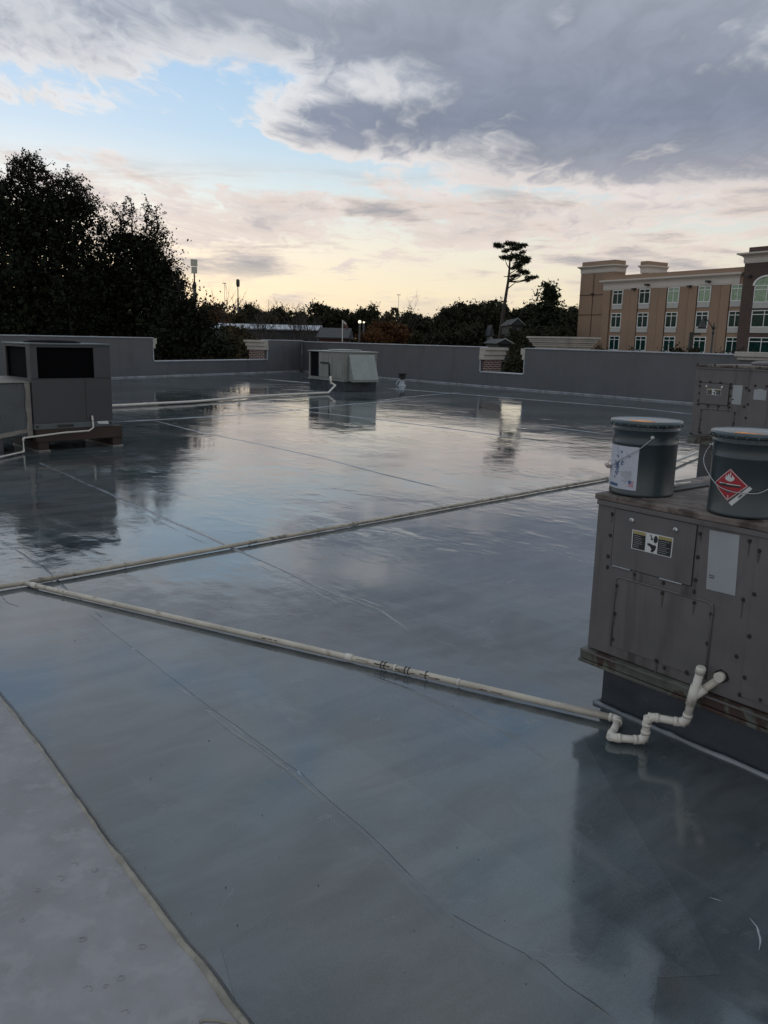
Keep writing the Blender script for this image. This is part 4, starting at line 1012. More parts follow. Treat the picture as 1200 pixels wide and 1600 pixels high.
# local x toward the camera along the face (from left end -2.17 to 0), y away
LW = 2.17; gz0 = .375; gz1 = 1.30; RWd = 1.33
MB().box(-LW+.02, -.02, .02, RWd, 0, gz0-.06, .01).build('curb', M['curb'], gu)
MB().box(-LW-.02, .03, -.03, RWd+.03, gz0-.055, gz0-.001, .006).build('base_rail', M['gunit'], gu)
MB().box(-LW+.62, 0, 0, RWd, gz0, gz1-.04, .008).build('cabinet', M['gunit'], gu)
m = MB(); m.box(-LW, -LW+.06, 0, .06, gz0, gz1-.04); m.box(-LW, -LW+.06, RWd-.06, RWd, gz0, gz1-.04); m.box(-LW+.06, -LW+.619, 0, .03, gz0, gz0+.05); m.build('coil_frame', M['gunit'], gu)
MB().box(-LW+.07, -LW+.618, .035, RWd-.03, gz0+.001, gz1-.041).build('coil', M['coil'], gu)
m = MB(); m.box(-LW-.03, .04, -.04, RWd+.03, gz1-.038, gz1, .008); m.box(-1.5, -.55, .35, 1.1, gz1+.001, gz1+.05, .02); m.build('top_panel', M['hood'], gu)
m = MB()
for a, b in ((-1.50,-.72),(-.64,-.08)): m.box(a, b, -.014, -.001, gz0+.05, gz1-.16, .004)
m.build('access_panel', M['gunit'], gu, split=True)
m = MB(); m.tube([(-1.38,-.03,gz1-.40),(-.92,-.03,gz1-.40),(-.86,-.03,gz1-.44),(-.83,-.03,gz0+.05)], .03, 8); m.build('conduit', M['black'], gu)
# economiser hood on the right-hand end
m = MB(); hx = .0
prof = [(.001, gz1-.09), (.07, gz1-.10), (.34, gz0+.02), (.33, gz0-.03), (.001, gz0-.02)]
m.prism([(x, .14, z) for x, z in prof], (0, 1.02, 0)); bmesh.ops.recalc_face_normals(m.bm, faces=m.bm.faces[:]); m.build('economiser_hood', M['hood'], gu)
MB().box(.001, .03, .02, .13, gz0, gz1-.06, .004).build('end_panel', M['gunit'], gu)
MB().box(.20, .37, .12, 1.18, gz0-.055, gz0-.032, .004).build('hood_lip', M['gunit'], gu)
# vent
vp_ = G(628, 603)
vt = thing('roof_vent', 'small dark roof vent with white flashing, standing by the back wall', 'vent', vp_)
MB().lathe([(.17,.0),(.15,.02),(.09,.10),(.08,.30)], 20).build('flashing', M['coping'], vt)
MB().lathe([(.12,.26),(.13,.30),(.13,.44),(.17,.45),(.17,.49),(.0,.50)], 20).build('cap', M['polem'], vt)
MB().tube([(-.08,-.1,.28),(-.22,-.16,.10),(-.2,-.2,.0)], .02, 6).build('strap', M['coping'], vt)

# ------------------------------------------------------------------ hotel
HO = DY(966, 452, 112); HO.z = 0; vd = ray(-228, 511); HD = -Vector((vd.x, vd.y, 0)).normalized(); HB = Vector((-HD.y, HD.x, 0))
ht = thing('hotel', 'long tan hotel with white cornices and green windows behind the right wall', 'hotel', HO, frame_rot(HD))
m = MB(); m.box(-2.5, 18.74, 0, 17, GZ, 10.70); m.box(-2.5, 18.74, .001, .3, 10.70, 10.71)
m.build('wall', M['stucco'], ht)
m = MB()
for k in range(5):
    c_ = -.0+4.46*k; m.box(c_+2.35, c_+3.5, -.14, -.001, GZ, 8.84)
m.box(-2.45, -1.2, -.14, -.001, GZ, 8.84)
m.build('pilaster', M['stucco'], ht, split=True)
m = MB()
for k in range(5): c_ = 4.46*k; m.box(c_+2.25, c_+2.345, -.05, -.002, GZ, 8.84); m.box(c_+3.502, c_+3.56, -.06, -.002, GZ, 8.84)
m.box(-1.198, -1.12, -.06, -.002, GZ, 8.84)
m.build('joint', M['stuccod'], ht, split=True)
def cornice(x0, x1, z0, z1, y1, name='cornice', yb=0, pr=.5):
    m = MB(); st = [(a_, b_*pr/.8) for a_, b_ in ((0,.06),(.10,.10),(.55,.16),(.64,.24),(.70,.34),(.76,.48),(.82,.70),(.86,.80),(1.0,.80))]
    for (a, pa), (b, pb) in zip(st, st[1:]):
        za, zb__ = z0+(z1-z0)*a, z0+(z1-z0)*b-.004; pa2 = (pa+pb)/2
        m.box(x0-pa2, x1+pa2, yb-pa2, y1, za, zb__)
    return m.build(name, M['hcornice'], ht)
m = cornice(-2.5, 17.93, 8.86, 10.14, .5)
m = MB(); m.box(-7.35, -1.3, .45, 2.6, GZ, 11.28); m.build('corner_tower', M['stucco'], ht, split=True)
cornice(-7.35, -1.3, 11.28, 12.22, 2.6, yb=.45, pr=.42)
m = MB(); m.box(-7.3, -1.35, .5, 2.55, 12.22, 12.82); m.build('corner_tower', M['stucco'], ht, split=True)
m = MB()
for z in (8.35, 5.7, 2.6): m.box(-7.36, -2.6, .40, .452, z, z+.09)
m.box(-4.9, -4.8, .40, .448, GZ, 11.2); m.build('joint', M['stuccod'], ht, split=True)
cornice(1.6, 2.7, 11.0, 12.0, 6, yb=2.2, pr=.3)
m = MB(); m.box(1.55, 2.75, 2.1, 6, 12.0, 12.5); m.box(1.7, 2.6, 2.3, 6, 10.7, 11.0); m.build('stair_head', M['stucco'], ht)
m = MB(); m.box(18.75, 34, -.55, 17, GZ, 11.0); m.build('brick_tower', M['hbrick'], ht)
cornice(18.75, 34, 11.0, 12.12, 17, yb=-.55, pr=.7)
m = MB(); m.box(19.0, 33.8, -.4, 17, 12.12, 12.72); m.build('brick_tower', M['hbrick'], ht)
def window(cx, ztop, wd, curt, yb=0, sp=True, arch=False, gh=1.85):
    zb_ = ztop-gh; f = MB(); fr = .09
    f.box(cx-wd/2, cx-wd/2+fr, yb-.10, yb-.002, zb_, ztop); f.box(cx+wd/2-fr, cx+wd/2, yb-.10, yb-.002, zb_, ztop)
    f.box(cx-wd/2+fr, cx+wd/2-fr, yb-.10, yb-.002, ztop-fr, ztop); f.box(cx-wd/2+fr, cx+wd/2-fr, yb-.10, yb-.002, zb_, zb_+fr)
    f.box(cx-.04, cx+.04, yb-.09, yb-.003, zb_+fr, ztop-fr); f.box(cx-wd/2+fr, cx+wd/2-fr, yb-.088, yb-.003, ztop-.50, ztop-.42)
    if arch:
        n = 16; a = [(cx+wd/2*math.cos(math.pi*k/n), ztop+.9*math.sin(math.pi*k/n)) for k in range(n+1)]
        for p, q in zip(a, a[1:]): f.prism([(p[0], yb-.02, p[1]), (q[0], yb-.02, q[1]), (cx+(q[0]-cx)*1.16, yb-.02, ztop+(q[1]-ztop)*1.2), (cx+(p[0]-cx)*1.16, yb-.02, ztop+(p[1]-ztop)*1.2)], (0,-.12,0))
    bmesh.ops.recalc_face_normals(f.bm, faces=f.bm.faces[:])
    wn_ = f.build('window', M['frame'], ht)
    g = MB(); g.box(cx-wd/2+.02, cx+wd/2-.02, yb-.045, yb-.004, zb_+.02, ztop-.02)
    if arch:
        g.prism([(x, yb-.005, z) for x, z in a], (0,-.03,0)); bmesh.ops.recalc_face_normals(g.bm, faces=g.bm.faces[:])
    g.build('pane', M['glassl'] if curt else M['glassd'], wn_)
    if sp: MB().box(cx-wd/2+.0, cx+wd/2, yb-.09, yb-.003, zb_-.62, zb_-.004).build('spandrel', M['spandrel'], wn_)
cur = {(0,2),(0,3),(0,4)}
for r_ in range(4):
    for k in range(5): window(.07+4.46*k, 8.82-2.95*r_+(0 if r_ else 0), 1.72, (r_, k) in cur)
    window(21.9, (8.55 if r_ == 0 else 8.82-2.95*r_), 3.1, r_ == 0, yb=-.552, arch=r_ == 0); window(28.5, (8.55 if r_ == 0 else 8.82-2.95*r_), 3.1, r_ == 0, yb=-.552, arch=r_ == 0)
m = MB()
for s_, z in ((2.9,8.95),(11.4,8.95),(-4.85,8.6),(5.0,9.4),(14.0,9.4),(19.6,9.7)): m.box(s_-.22, s_+.22, (-.55 if z < 9.2 else -.62) if 0 < s_ < 19 else (.2 if s_ < 0 else -.95), -.02 if 0 < s_ < 19 else (.44 if s_ < 0 else -.56), z-.22, z)
m.build('flood_light', M['polem'], ht, split=True)

# ------------------------------------------------------------------ foliage
def leaf_mesh(name, C, sizes, asp=.28):
    n = len(C); a = rng.normal(size=(n,3)); a /= np.linalg.norm(a, axis=1)[:,None]; b = rng.normal(size=(n,3)); b -= (b*a).sum(1)[:,None]*a; b /= np.linalg.norm(b, axis=1)[:,None]
    a *= sizes[:,None]*.5; b *= sizes[:,None]*asp
    V = np.empty((n,4,3)); V[:,0] = C-a; V[:,1] = C-b*1.0+a*.1; V[:,2] = C+a; V[:,3] = C+b+a*.1
    me = bpy.data.meshes.new(name); me.vertices.add(n*4); me.vertices.foreach_set('co', V.reshape(-1).astype(np.float32))
    me.loops.add(n*4); me.loops.foreach_set('vertex_index', np.arange(n*4, dtype=np.int32)); me.polygons.add(n)
    me.polygons.foreach_set('loop_start', np.arange(0, n*4, 4, dtype=np.int32)); me.polygons.foreach_set('loop_total', np.full(n, 4, dtype=np.int32)); me.update(calc_edges=True)
    return me
def crown_points(blobs, per, clump, nclump, size, size_core=None, core=0):
    """blobs: (center(3), radii(3)); clumps of leaves spread through each"""
    PC, PS = [], []
    for c, r in blobs:
        c = np.array(c); r = np.array(r)
        k = max(12, int(nclump*(r[0]*r[2])/1.0)); u = rng.normal(size=(k,3)); u /= np.linalg.norm(u,axis=1)[:,None]
        rad = rng.uniform(.45, 1.05, size=k)**.7; cc = c+u*rad[:,None]*r
        cr = clump*rng.uniform(.4, 1.7, size=k)
        pts = np.repeat(cc, per, 0)+rng.normal(size=(k*per,3))*np.repeat(cr, per)[:,None]*np.array([1,1,.75])
        PC.append(pts); PS.append(size*rng.uniform(.6,1.4,size=len(pts)))
        if core:
            q = int(core*r[0]*r[2]); u = rng.normal(size=(q,3)); u /= np.linalg.norm(u,axis=1)[:,None]
            PC.append(c+u*(rng.uniform(0,1,size=q)**.5*.86)[:,None]*r); PS.append((size_core or size*3)*rng.uniform(.6,1.3,size=q))
    return np.concatenate(PC), np.concatenate(PS)
def branches(base, tips, r0, seed=0):
    mb = MB(); rnd = random.Random(seed); base = Vector(base); top = sum((Vector(t_) for t_ in tips), Vector())/len(tips)
    fork = base.lerp(top, .45); fork.x = base.x+(top.x-base.x)*.2; fork.y = base.y+(top.y-base.y)*.2
    mb.tube([base, base.lerp(fork,.5)+Vector((rnd.uniform(-.2,.2),0,0)), fork], [r0*1.3, r0, r0*.8], 9)
    for t_ in tips:
        t_ = Vector(t_); mid = fork.lerp(t_, .5)+Vector((rnd.uniform(-.4,.4), rnd.uniform(-.4,.4), rnd.uniform(0,.5))); mb.tube([fork-Vector((0,0,r0)), mid, t_], [r0*.6, r0*.35, r0*.12], 7)
    return mb
def big_tree(label, Y, blobs_px, sprigs, trunk_px, seed, size=.15, core=110, nclump=9, per=60, clump=.34):
    """blobs_px: (x, y, rx, ry, dY)"""
    k = Y/1285; bc = []
    base = DY(trunk_px, 540, Y); base.z = GZ
    t = thing('oak_tree', label, 'tree', base)
    for x, y, rx, ry, dY in blobs_px:
        c = DY(x, y, Y+dY)-base; bc.append((tuple(c), (rx*k, max(rx, ry)*k*.8, ry*k)))
    Pn, S = crown_points(bc, per, clump, nclump, size, size*2.4, core*2.0)
    tw = MB()
    ex, es = [], []
    rnd = random.Random(seed)
    for x0, y0, x1, y1 in sprigs:
        a = DY(x0, y0, Y)-base; b = DY(x1, y1, Y+rnd.uniform(-1,1))-base; n = 7
        pts = [a.lerp(b, i/n)+Vector((rnd.uniform(-.1,.1), rnd.uniform(-.1,.1), rnd.uniform(-.1,.1))) for i in range(n+1)]
        tw.tube(pts, [.05*(1-i/(n+1))+.008 for i in range(n+1)], 5)
        for i, p in enumerate(pts):
            for q in range(3):
                d = Vector((rnd.gauss(0,1), rnd.gauss(0,1), rnd.gauss(.5,.8))).normalized()*rnd.uniform(.35,1.05)*(1.25-.75*i/n); tw.tube([p, p+d*.5, p+d], [.016,.011,.005], 4)
                for s_ in range(9):
                    e = p+d*rnd.uniform(.2,1.05)+Vector((rnd.gauss(0,.07), rnd.gauss(0,.07), rnd.gauss(0,.07))); ex.append(e[:]); es.append(size*rnd.uniform(.6,1.15))
    if ex: Pn = np.concatenate([Pn, np.array(ex)]); S = np.concatenate([S, np.array(es)])
    link('crown', leaf_mesh('crown', Pn, S), M['oak'], t)
    if sprigs: tw.build('twigs', M['bark'], t)
    branches((0,0,0), [c for c, r in bc[:9]], .38, seed).build('trunk', M['bark'], t)
    return t
big_tree('tallest broad dark evergreen oak, at the left edge behind the charcoal unit', 44,
  [(-20,420,120,130,2),(60,430,95,110,0),(20,340,75,60,0),(95,360,65,50,0),(118,445,55,75,1),(-70,330,80,70,3),(60,312,34,20,0),(105,325,40,22,0),(20,500,120,60,0),(80,520,90,45,0),(-60,480,100,90,0)],
  [(60,300,28,250),(50,290,48,246),(60,285,68,262),(20,310,12,262),(40,290,22,256),(90,315,84,278),(100,315,104,268),(110,315,118,276),(125,320,135,292),(110,320,128,284),(75,300,70,268),(5,320,0,285),(140,340,152,318),(70,300,92,285),(45,300,20,268),(55,285,34,262),(48,262,24,256),(60,270,46,244),(30,305,4,290),(115,330,118,300),(130,345,144,310),(85,310,62,276),(95,300,108,285),(10,320,-8,300),(50,310,40,270),(120,340,132,305)], 40, 1)
big_tree('second dark evergreen oak with a ragged top, right of the tallest oak', 47,
  [(200,430,72,72,0),(192,384,32,24,0),(222,388,28,26,0),(236,432,40,46,0),(250,470,50,50,0),(170,470,70,70,0),(210,500,90,45,0),(270,510,45,35,0),(165,455,45,55,0),(255,445,35,30,0)],
  [(195,370,180,322),(190,365,196,318),(205,365,205,318),(225,365,232,318),(230,370,246,330),(235,385,250,350),(240,400,262,378),(255,425,272,408),(262,440,280,425),(240,385,256,362),(172,385,160,340),(160,400,158,352)], 215, 2)
big_tree('low dark bush at the foot of the ragged oak, beyond the wall notch', 42,
  [(300,505,32,32,0),(280,530,50,35,0),(320,535,38,26,0),(345,548,26,18,0),(250,545,50,25,0),(275,480,24,30,0)],
  [(290,490,300,470),(310,500,322,488),(276,470,284,440)], 290, 3)

def far_proto(seed, style):
    """a tree about 14 m tall as crown + trunk meshes, centred on its base"""
    r = random.Random(seed); bl = []
    if style == 'round': cs = [(0,0,10.2,3.2,3.0)]+[(r.uniform(-2.8,2.8), r.uniform(-2,2), r.uniform(6.5,12.2), r.uniform(1.5,2.3), r.uniform(1.3,1.9)) for _ in range(8)]+[(0,0,5,3.4,3.2),(r.uniform(-1,1),0,2.5,3,2.6)]
    elif style == 'tall': cs = [(0,0,11.2,2.0,2.4),(r.uniform(-1.2,1.2),0,8.6,2.4,2.2),(r.uniform(-1.6,1.6),.5,6.6,2.6,2.2),(.8,0,12.5,1.3,1.2),(0,0,4.2,2.8,2.5)]+[(r.uniform(-2.2,2.2), r.uniform(-1,1), r.uniform(6,12), 1.2, 1.1) for _ in range(5)]
    elif style == 'cone': cs = [(0,0,13.2,.7,.9),(.1,0,12.0,1.2,1.2),(-.2,0,10.8,1.5,1.4),(.1,0,9.6,1.8,1.5),(.2,0,8.2,2.0,1.7),(0,0,6.5,2.2,2.0),(0,0,4.5,2.4,2.2)]
    else: cs = [(0,0,11,2.8,1.8),(r.uniform(-2,2),0,12.3,1.6,1.0),(1.6,0,9,2.4,1.6),(-1.8,0,9.4,2.2,1.5),(0,0,6,3.2,2.6),(0,0,3,3,2.4)]
    for x, y, z, a, b in cs: bl.append(((x,y,z),(a,a,b)))
    Pn, S = crown_points(bl, 34, .38, 1.6, .40, .95, 40)
    me = leaf_mesh('crown', Pn, S); tr = branches((0,0,0), [b[0] for b in bl[:5]], .22, seed); tm = bpy.data.meshes.new('trunk'); tr.bm.to_mesh(tm); tr.bm.free(); tm.materials.append(M['bark'])
    return me, tm
protos = {}
def proto(style, seed, mk):
    key = (style, seed, mk)
    if key not in protos:
        me, tm = far_proto(seed, style); me.materials.append(M[mk]); protos[key] = (me, tm)
    return protos[key]
def far_tree(x, ytop, Y, style, seed, mk, label, wide=1.0, rz=0, name='tree'):
    base = DY(x, ytop, Y); htot = base.z-GZ; base.z = GZ; me, tm = proto(style, seed, mk); k = htot/14.0
    t = thing(name, label, 'tree', base, rz, 'trees in the far treeline')
    for nm, dt in (('crown', me), ('trunk', tm)):
        o = bpy.data.objects.new(nm, dt); col.objects.link(o); o.parent = t
    t.scale = (k*wide, k*wide, k); return t
ords = ['first','second','third','fourth','fifth','sixth','seventh','eighth','ninth','tenth','eleventh','twelfth','thirteenth']
L1 = [(318,466,150,'round',1,'wood3',1.0),(340,474,140,'round',2,'wood2',.9),(362,482,150,'round',1,'wood3',.9),(392,472,160,'tall',3,'wood1',1.0),(412,478,165,'round',4,'wood3',.9),(432,474,170,'flat',5,'wood1',1),(452,476,170,'round',2,'wood1',.9),(474,480,175,'flat',6,'wood3',1),(498,468,165,'flat',5,'wood1',1.1),(520,471,170,'round',4,'wood1',1.0)]
for i, (x, y, Y, st, sd_, mk, wd) in enumerate(L1):
    colr = {'wood1':'dark','wood2':'rusty brown','wood3':'olive brown'}[mk]
    far_tree(x, y, Y, st, sd_, mk, f'{colr} far tree, {ords[i]} from the left in the treeline right of the big oaks', wd*.95, i*1.3)
L2 = [(548,480,175,'round',1,'wood1',1),(572,477,170,'flat',6,'wood1',1),(584,474,168,'tall',3,'wood1',.8),(606,481,150,'flat',5,'wood3',.8),(640,477,180,'round',2,'wood1',.8),(660,485,180,'round',4,'wood1',1),(680,487,185,'flat',6,'wood3',.9),(700,470,160,'round',1,'wood1',.9),(722,467,160,'flat',5,'wood1',1),(745,466,165,'round',2,'wood1',1),(764,459,160,'round',4,'wood1',1.0)]
for i, (x, y, Y, st, sd_, mk, wd) in enumerate(L2):
    colr = {'wood1':'dark','wood2':'rusty brown','wood3':'olive brown'}[mk]
    far_tree(x, y, Y, st, sd_, mk, f'{colr} far tree, {ords[i]} to the left counting from the tall lone pine'.replace('counting', 'counted') if False else f'{colr} far tree, {ords[len(L2)-1-i]} one left of the tall lone pine', wd*.95, i*2.1)
L3 = [(808,470,170,'round',1,'wood1',.9,'dark far tree just right of the lone pine trunk'),(830,466,165,'flat',6,'wood1',.9,'dark far tree between the lone pine and the pointed evergreen'),(880,472,150,'round',2,'wood1',.9,'dark far tree right of the pointed evergreen, beside the hotel'),(899,470,165,'round',4,'wood1',.8,'dark far tree touching the left edge of the hotel')]
for i, (x, y, Y, st, sd_, mk, wd, lb) in enumerate(L3): far_tree(x, y, Y, st, sd_, mk, lb, wd, i)
far_tree(858, 444, 120, 'cone', 11, 'pine', 'dark pointed evergreen rising above the treeline left of the hotel', 1.15, 0, 'conifer')
far_tree(606, 492, 95, 'round', 12, 'wood2', 'rusty orange autumn tree standing in front of the far treeline', 1.0, 0, 'autumn_tree')
far_tree(588, 505, 90, 'round', 13, 'wood2', 'smaller rusty tree just left of the rusty orange autumn tree', .9, 2, 'autumn_tree')
far_tree(378, 500, 75, 'flat', 14, 'wood3', 'olive brown bush behind the left brick pier of the wall notch', 1.0, 0, 'bush')
far_tree(352, 512, 62, 'flat', 15, 'wood3', 'low olive bush right of the dark oak bush, above the wall notch', .9, 1, 'bush')
for i, (x, y, sd_) in enumerate(((690,505,16),(735,500,17),(805,512,18),(850,500,19),(880,508,17),(655,510,16),(470,510,18))):
    far_tree(x, y, 100+i*4, 'round', sd_, 'wood1' if i != 6 else 'wood3', ['dark low tree in front of the far treeline, over the middle of the right wall','dark low tree left of the lone pine, nearer than the treeline','dark low tree at the foot of the lone pine, by the small house','dark low tree under the pointed evergreen, above the stepped cornice','dark low tree between the stepped cornice and the hotel','dark low tree right of the rusty orange autumn tree','olive low tree above the grey corner unit'][i], .9, i, 'tree')
far_tree(806, 534, 56, 'round', 16, 'wood1', 'dark leafy bush filling the notch of the right wall', .8, 1, 'bush')
far_tree(808, 506, 88, 'flat', 6, 'wood1', 'dark bush half hiding the small grey gabled house', .55, 4, 'bush')
far_tree(790, 516, 84, 'flat', 5, 'wood1', 'dark bush between the pine foot and the small grey gabled house', .5, 3, 'bush')
far_tree(820, 503, 95, 'round', 19, 'wood1', 'dark bush just right of the small grey gabled house', .6, 2, 'bush')
# shrubs in front of the hotel
for i, (x, y, Y) in enumerate(((935,535,60),(962,541,62),(1000,541,66),(1045,542,64),(1063,536,64),(1085,537,66),(1140,541,62),(1120,545,60))):
    o = far_tree(x, y, Y, 'flat', 5 if i % 2 else 6, 'wood3' if i < 2 else 'wood1', f'{"olive" if i < 2 else "dark"} shrub top before the hotel, {ords[i] if i < 7 else "last"} {"along the wall from its left corner" if i < 7 else "one, left of the street lamp"}' if i < 6 else ['dark shrub top before the hotel, just right of the street lamp','dark shrub top before the hotel at the foot of the street lamp'][i-6], .75, i, 'shrub')
    o['category'] = 'shrub'; o['group'] = 'shrubs in front of the hotel'

# far-off wood behind everything, all the way round
PN = []; SN = []
for ring, (Rr, zc, h, n) in enumerate(((196,-1.5,3.5,40000),(215,2.0,3.6,40000),(240,4.5,4.2,34000))):
    a = rng.uniform(R(-75), R(75), n); hh = h*(1+.28*np.sin(a*37+ring)+.18*np.sin(a*91)+.12*np.sin(a*211))
    rr = Rr+rng.uniform(-7,7,n); zz = GZ+rng.uniform(0,1,n)**.8*(zc-GZ+hh); PN.append(np.stack([rr*np.sin(a), rr*np.cos(a), zz], 1)); SN.append(rng.uniform(.7,1.9,n))
link('far_wood', leaf_mesh('far_wood', np.concatenate(PN), np.concatenate(SN)), M['wood1'], kind='stuff', label='continuous dark wood along the horizon')

# lone pine
Yp = 118; kp = Yp/1285
pb_ = DY(782, 540, Yp); pb_.z = GZ
pt = thing('pine_tree', 'tall leaning lone pine with tufted crown standing above the treeline', 'tree', pb_)
tr = MB(); path = [DY(x, y, Yp)-pb_ for x, y in ((778,560),(781,528),(786,490),(790,465),(794,440),(796,420),(797,400),(801,390))]; path[0].z = 0
tr.tube(path, [.32,.28,.25,.21,.18,.14,.10,.06], 8); Pn, S = [], []
pads = [(780,384,9,4),(776,382,5,3),(790,392,6,3),(800,381,10,4),(812,384,8,4),(818,383,6,3),(805,388,10,4),(794,380,7,3),(788,402,7,4),(797,404,6,4),(806,400,9,5),(815,404,9,6),(822,408,6,5),(812,412,8,5),(808,418,7,4),(826,404,4,3),(815,424,7,4),(822,426,6,4),(806,430,7,3),(800,432,4,2),(828,434,7,4),(834,433,5,2),(824,438,4,3),(838,433,4,2),(817,394,5,3)]
for x, y, rx, ry in pads:
    c = DY(x, y, Yp+random.uniform(-2,2))-pb_; n = int(rx*ry*5.5); u = rng.normal(size=(n,3)); u /= np.linalg.norm(u,axis=1)[:,None]
    Pn.append(np.array(c)+u*(rng.uniform(0,1,n)**.45)[:,None]*np.array([rx*kp*1.15, rx*kp, ry*kp*.85])); S.append(rng.uniform(.3,.85,n))
    j = min(range(4, len(path)), key=lambda q: (path[q]-c).length+max(0, path[q].z-c.z)*1.5); tr.tube([path[j], path[j].lerp(c,.5)-Vector((0,0,.2)), c], [.09,.06,.03], 5)
for a, b in (((793,451),(806,441)),((796,432),(787,432)),((796,428),(812,418)),((795,437),(812,430))): tr.tube([DY(*a, Yp)-pb_, DY(*b, Yp)-pb_], [.09,.04], 5)
link('crown', leaf_mesh('crown', np.concatenate(Pn), np.concatenate(S), .09), M['pine'], pt); tr.build('trunk', M['bark'], pt)

# bare trees
def bare(x, yb, yt, Y, label, seed, spread=1):
    b = DY(x, yb, Y); top = DY(x, yt, Y); base = Vector((b.x, b.y, GZ)); t = thing('bare_tree', label, 'tree', base); mb = MB(); rnd = random.Random(seed); H_ = top.z-GZ
    def grow(p, d, ln, r, lv):
        q = p+d*ln; mb.tube([p, p.lerp(q,.5)+Vector((rnd.uniform(-.05,.05)*ln,0,0)), q], [r, r*.8, r*.55], 5)
        if lv:
            for _ in range(3 if lv > 1 else 4): grow(p.lerp(q, rnd.uniform(.6,1)), (d+Vector((rnd.gauss(0,.36)*spread, rnd.gauss(0,.3), rnd.uniform(.0,.25)))).normalized(), ln*rnd.uniform(.5,.75), r*.5, lv-1)
    grow(Vector((0,0,0)), Vector((0,0,1)), H_*.48, .18, 4); mb.build('trunk', M['bark'], t)
bare(352, 500, 455, 120, 'leafless tree with thin pale branches beside the left light mast', 4, .9)
bare(405, 500, 468, 110, 'leafless tree right of the small dark pylon sign', 5, 1.2)
bare(470, 520, 470, 100, 'leafless tree with spreading twigs above the far shed roof', 6, 1.3)
bare(372, 515, 488, 96, 'low leafless tree before the left half of the pale roofed building', 8, 1.5)
bare(395, 515, 492, 92, 'low leafless tree before the middle of the pale roofed building', 9, 1.6)
bare(425, 515, 486, 90, 'leafless tree with a broad crown before the pale roofed building', 10, 1.5)
bare(448, 518, 490, 94, 'leafless tree before the right end of the pale roofed building', 11, 1.5)
bare(500, 520, 490, 84, 'leafless tree at the left end of the low grey roofed building', 12, 1.5)
bare(615, 510, 472, 120, 'leafless twiggy tree left of the central light mast', 7, 1.2)

# ------------------------------------------------------------------ signs, masts, distant buildings
def sign_post(Y, label, x, ytop, build):
    b = DY(x, ytop, Y); t = thing('pylon_sign', label, 'sign', (b.x, b.y, GZ)); build(t, Y/1285*1.0, b.z-GZ); return t
def s1(t, k, h):
    MB().tube([(0,0,0),(0,0,h-34*k)], 2.6*k, 10).build('lower_pole', M['polem'], t)
    MB().tube([(0,0,h-34*k),(0,0,h-12*k)], 1.1*k, 10).build('pole', M['polem'], t)
    MB().box(-5*k, 5*k, -1.2*k, 1.2*k, h-10*k, h, .05).build('sign_panel', M['sign'], t)
    MB().box(-4.2*k, 4.4*k, -1.1*k, 1.1*k, h-20.5*k, h-10.8*k, .05).build('sign_panel', M['sign'], t)
o = sign_post(130, 'tall pylon sign with two pale boards at the right edge of the oaks', 303, 405, s1); o.rotation_euler.z = R(20)
def s2(t, k, h):
    MB().tube([(0,0,0),(0,0,h-28*k)], 1.3*k, 10).build('lower_pole', M['polem'], t)
    MB().tube([(0,0,h-28*k),(0,0,h-12*k)], .7*k, 8).build('pole', M['polem'], t)
    m = MB(); m.lathe([(0,0),(1.6*k,.6*k),(2.6*k,4*k),(2.6*k,9*k),(1.8*k,11.6*k),(0,12*k)], 14, (0,0,h-12*k)); m.build('sign_cabinet', M['polem'], t)
    MB().box(1.0*k, 2.9*k, -1.2*k, 1.2*k, h-11*k, h-1.5*k, .05).build('sign_face', M['sign'], t)
sign_post(150, 'small dark pylon sign on a thin pole over the far trees', 371.5, 436, s2)
def mast(x, y, Y, label):
    b = DY(x, y, Y); k = Y/1285; h = b.z-GZ; t = thing('light_mast', label, 'light mast', (b.x, b.y, GZ))
    MB().tube([(0,0,0),(0,0,h)], [.5*k,.28*k], 8).build('pole', M['sign'], t)
    m = MB(); m.tube([(-2.5*k,0,h),(2.5*k,0,h)], .3*k, 6)
    m.build('crossbar', M['polem'], t)
    for q in (-2.1,0,2.1): m = MB(); m.box((q-.7)*k, (q+.7)*k, -.7*k, .7*k, h-.2*k, h+.9*k, .05); m.build('lamp_head', M['sign'], t)
mast(350.5, 443, 260, 'thin light mast behind the leafless tree, left of the small dark sign')
mast(623, 461, 260, 'thin light mast above the centre of the far treeline')
def shed(x0, x1, yr, ye, Y, label, mw='farwall', mr_='metalroof'):
    a = DY(x0, yr, Y); b = DY(x1, yr, Y); e = DY(x0, ye, Y-6); t = thing('shed', label, 'building', (a.x, a.y, GZ)); W2 = b.x-a.x
    zr = a.z-GZ; ze = e.z-GZ
    MB().box(0, W2, -6, 6, 0, ze-.1).build('wall', M[mw], t)
    m = MB(); m.prism([(-.3,-6.4,ze),(-.3,0,zr),(-.3,6.4,ze),(-.3,6.4,ze-.15),(-.3,-6.4,ze-.15)], (W2+.6,0,0)); bmesh.ops.recalc_face_normals(m.bm, faces=m.bm.faces[:]); m.build('roof', M[mr_], t); return t
shed(345, 500, 505, 512, 125, 'long low building with a pale metal roof seen through the far trees')
shed(505, 545, 512, 527, 95, 'low building with a dull grey roof and reddish wall near the corner unit', 'farbrick', 'farwall')
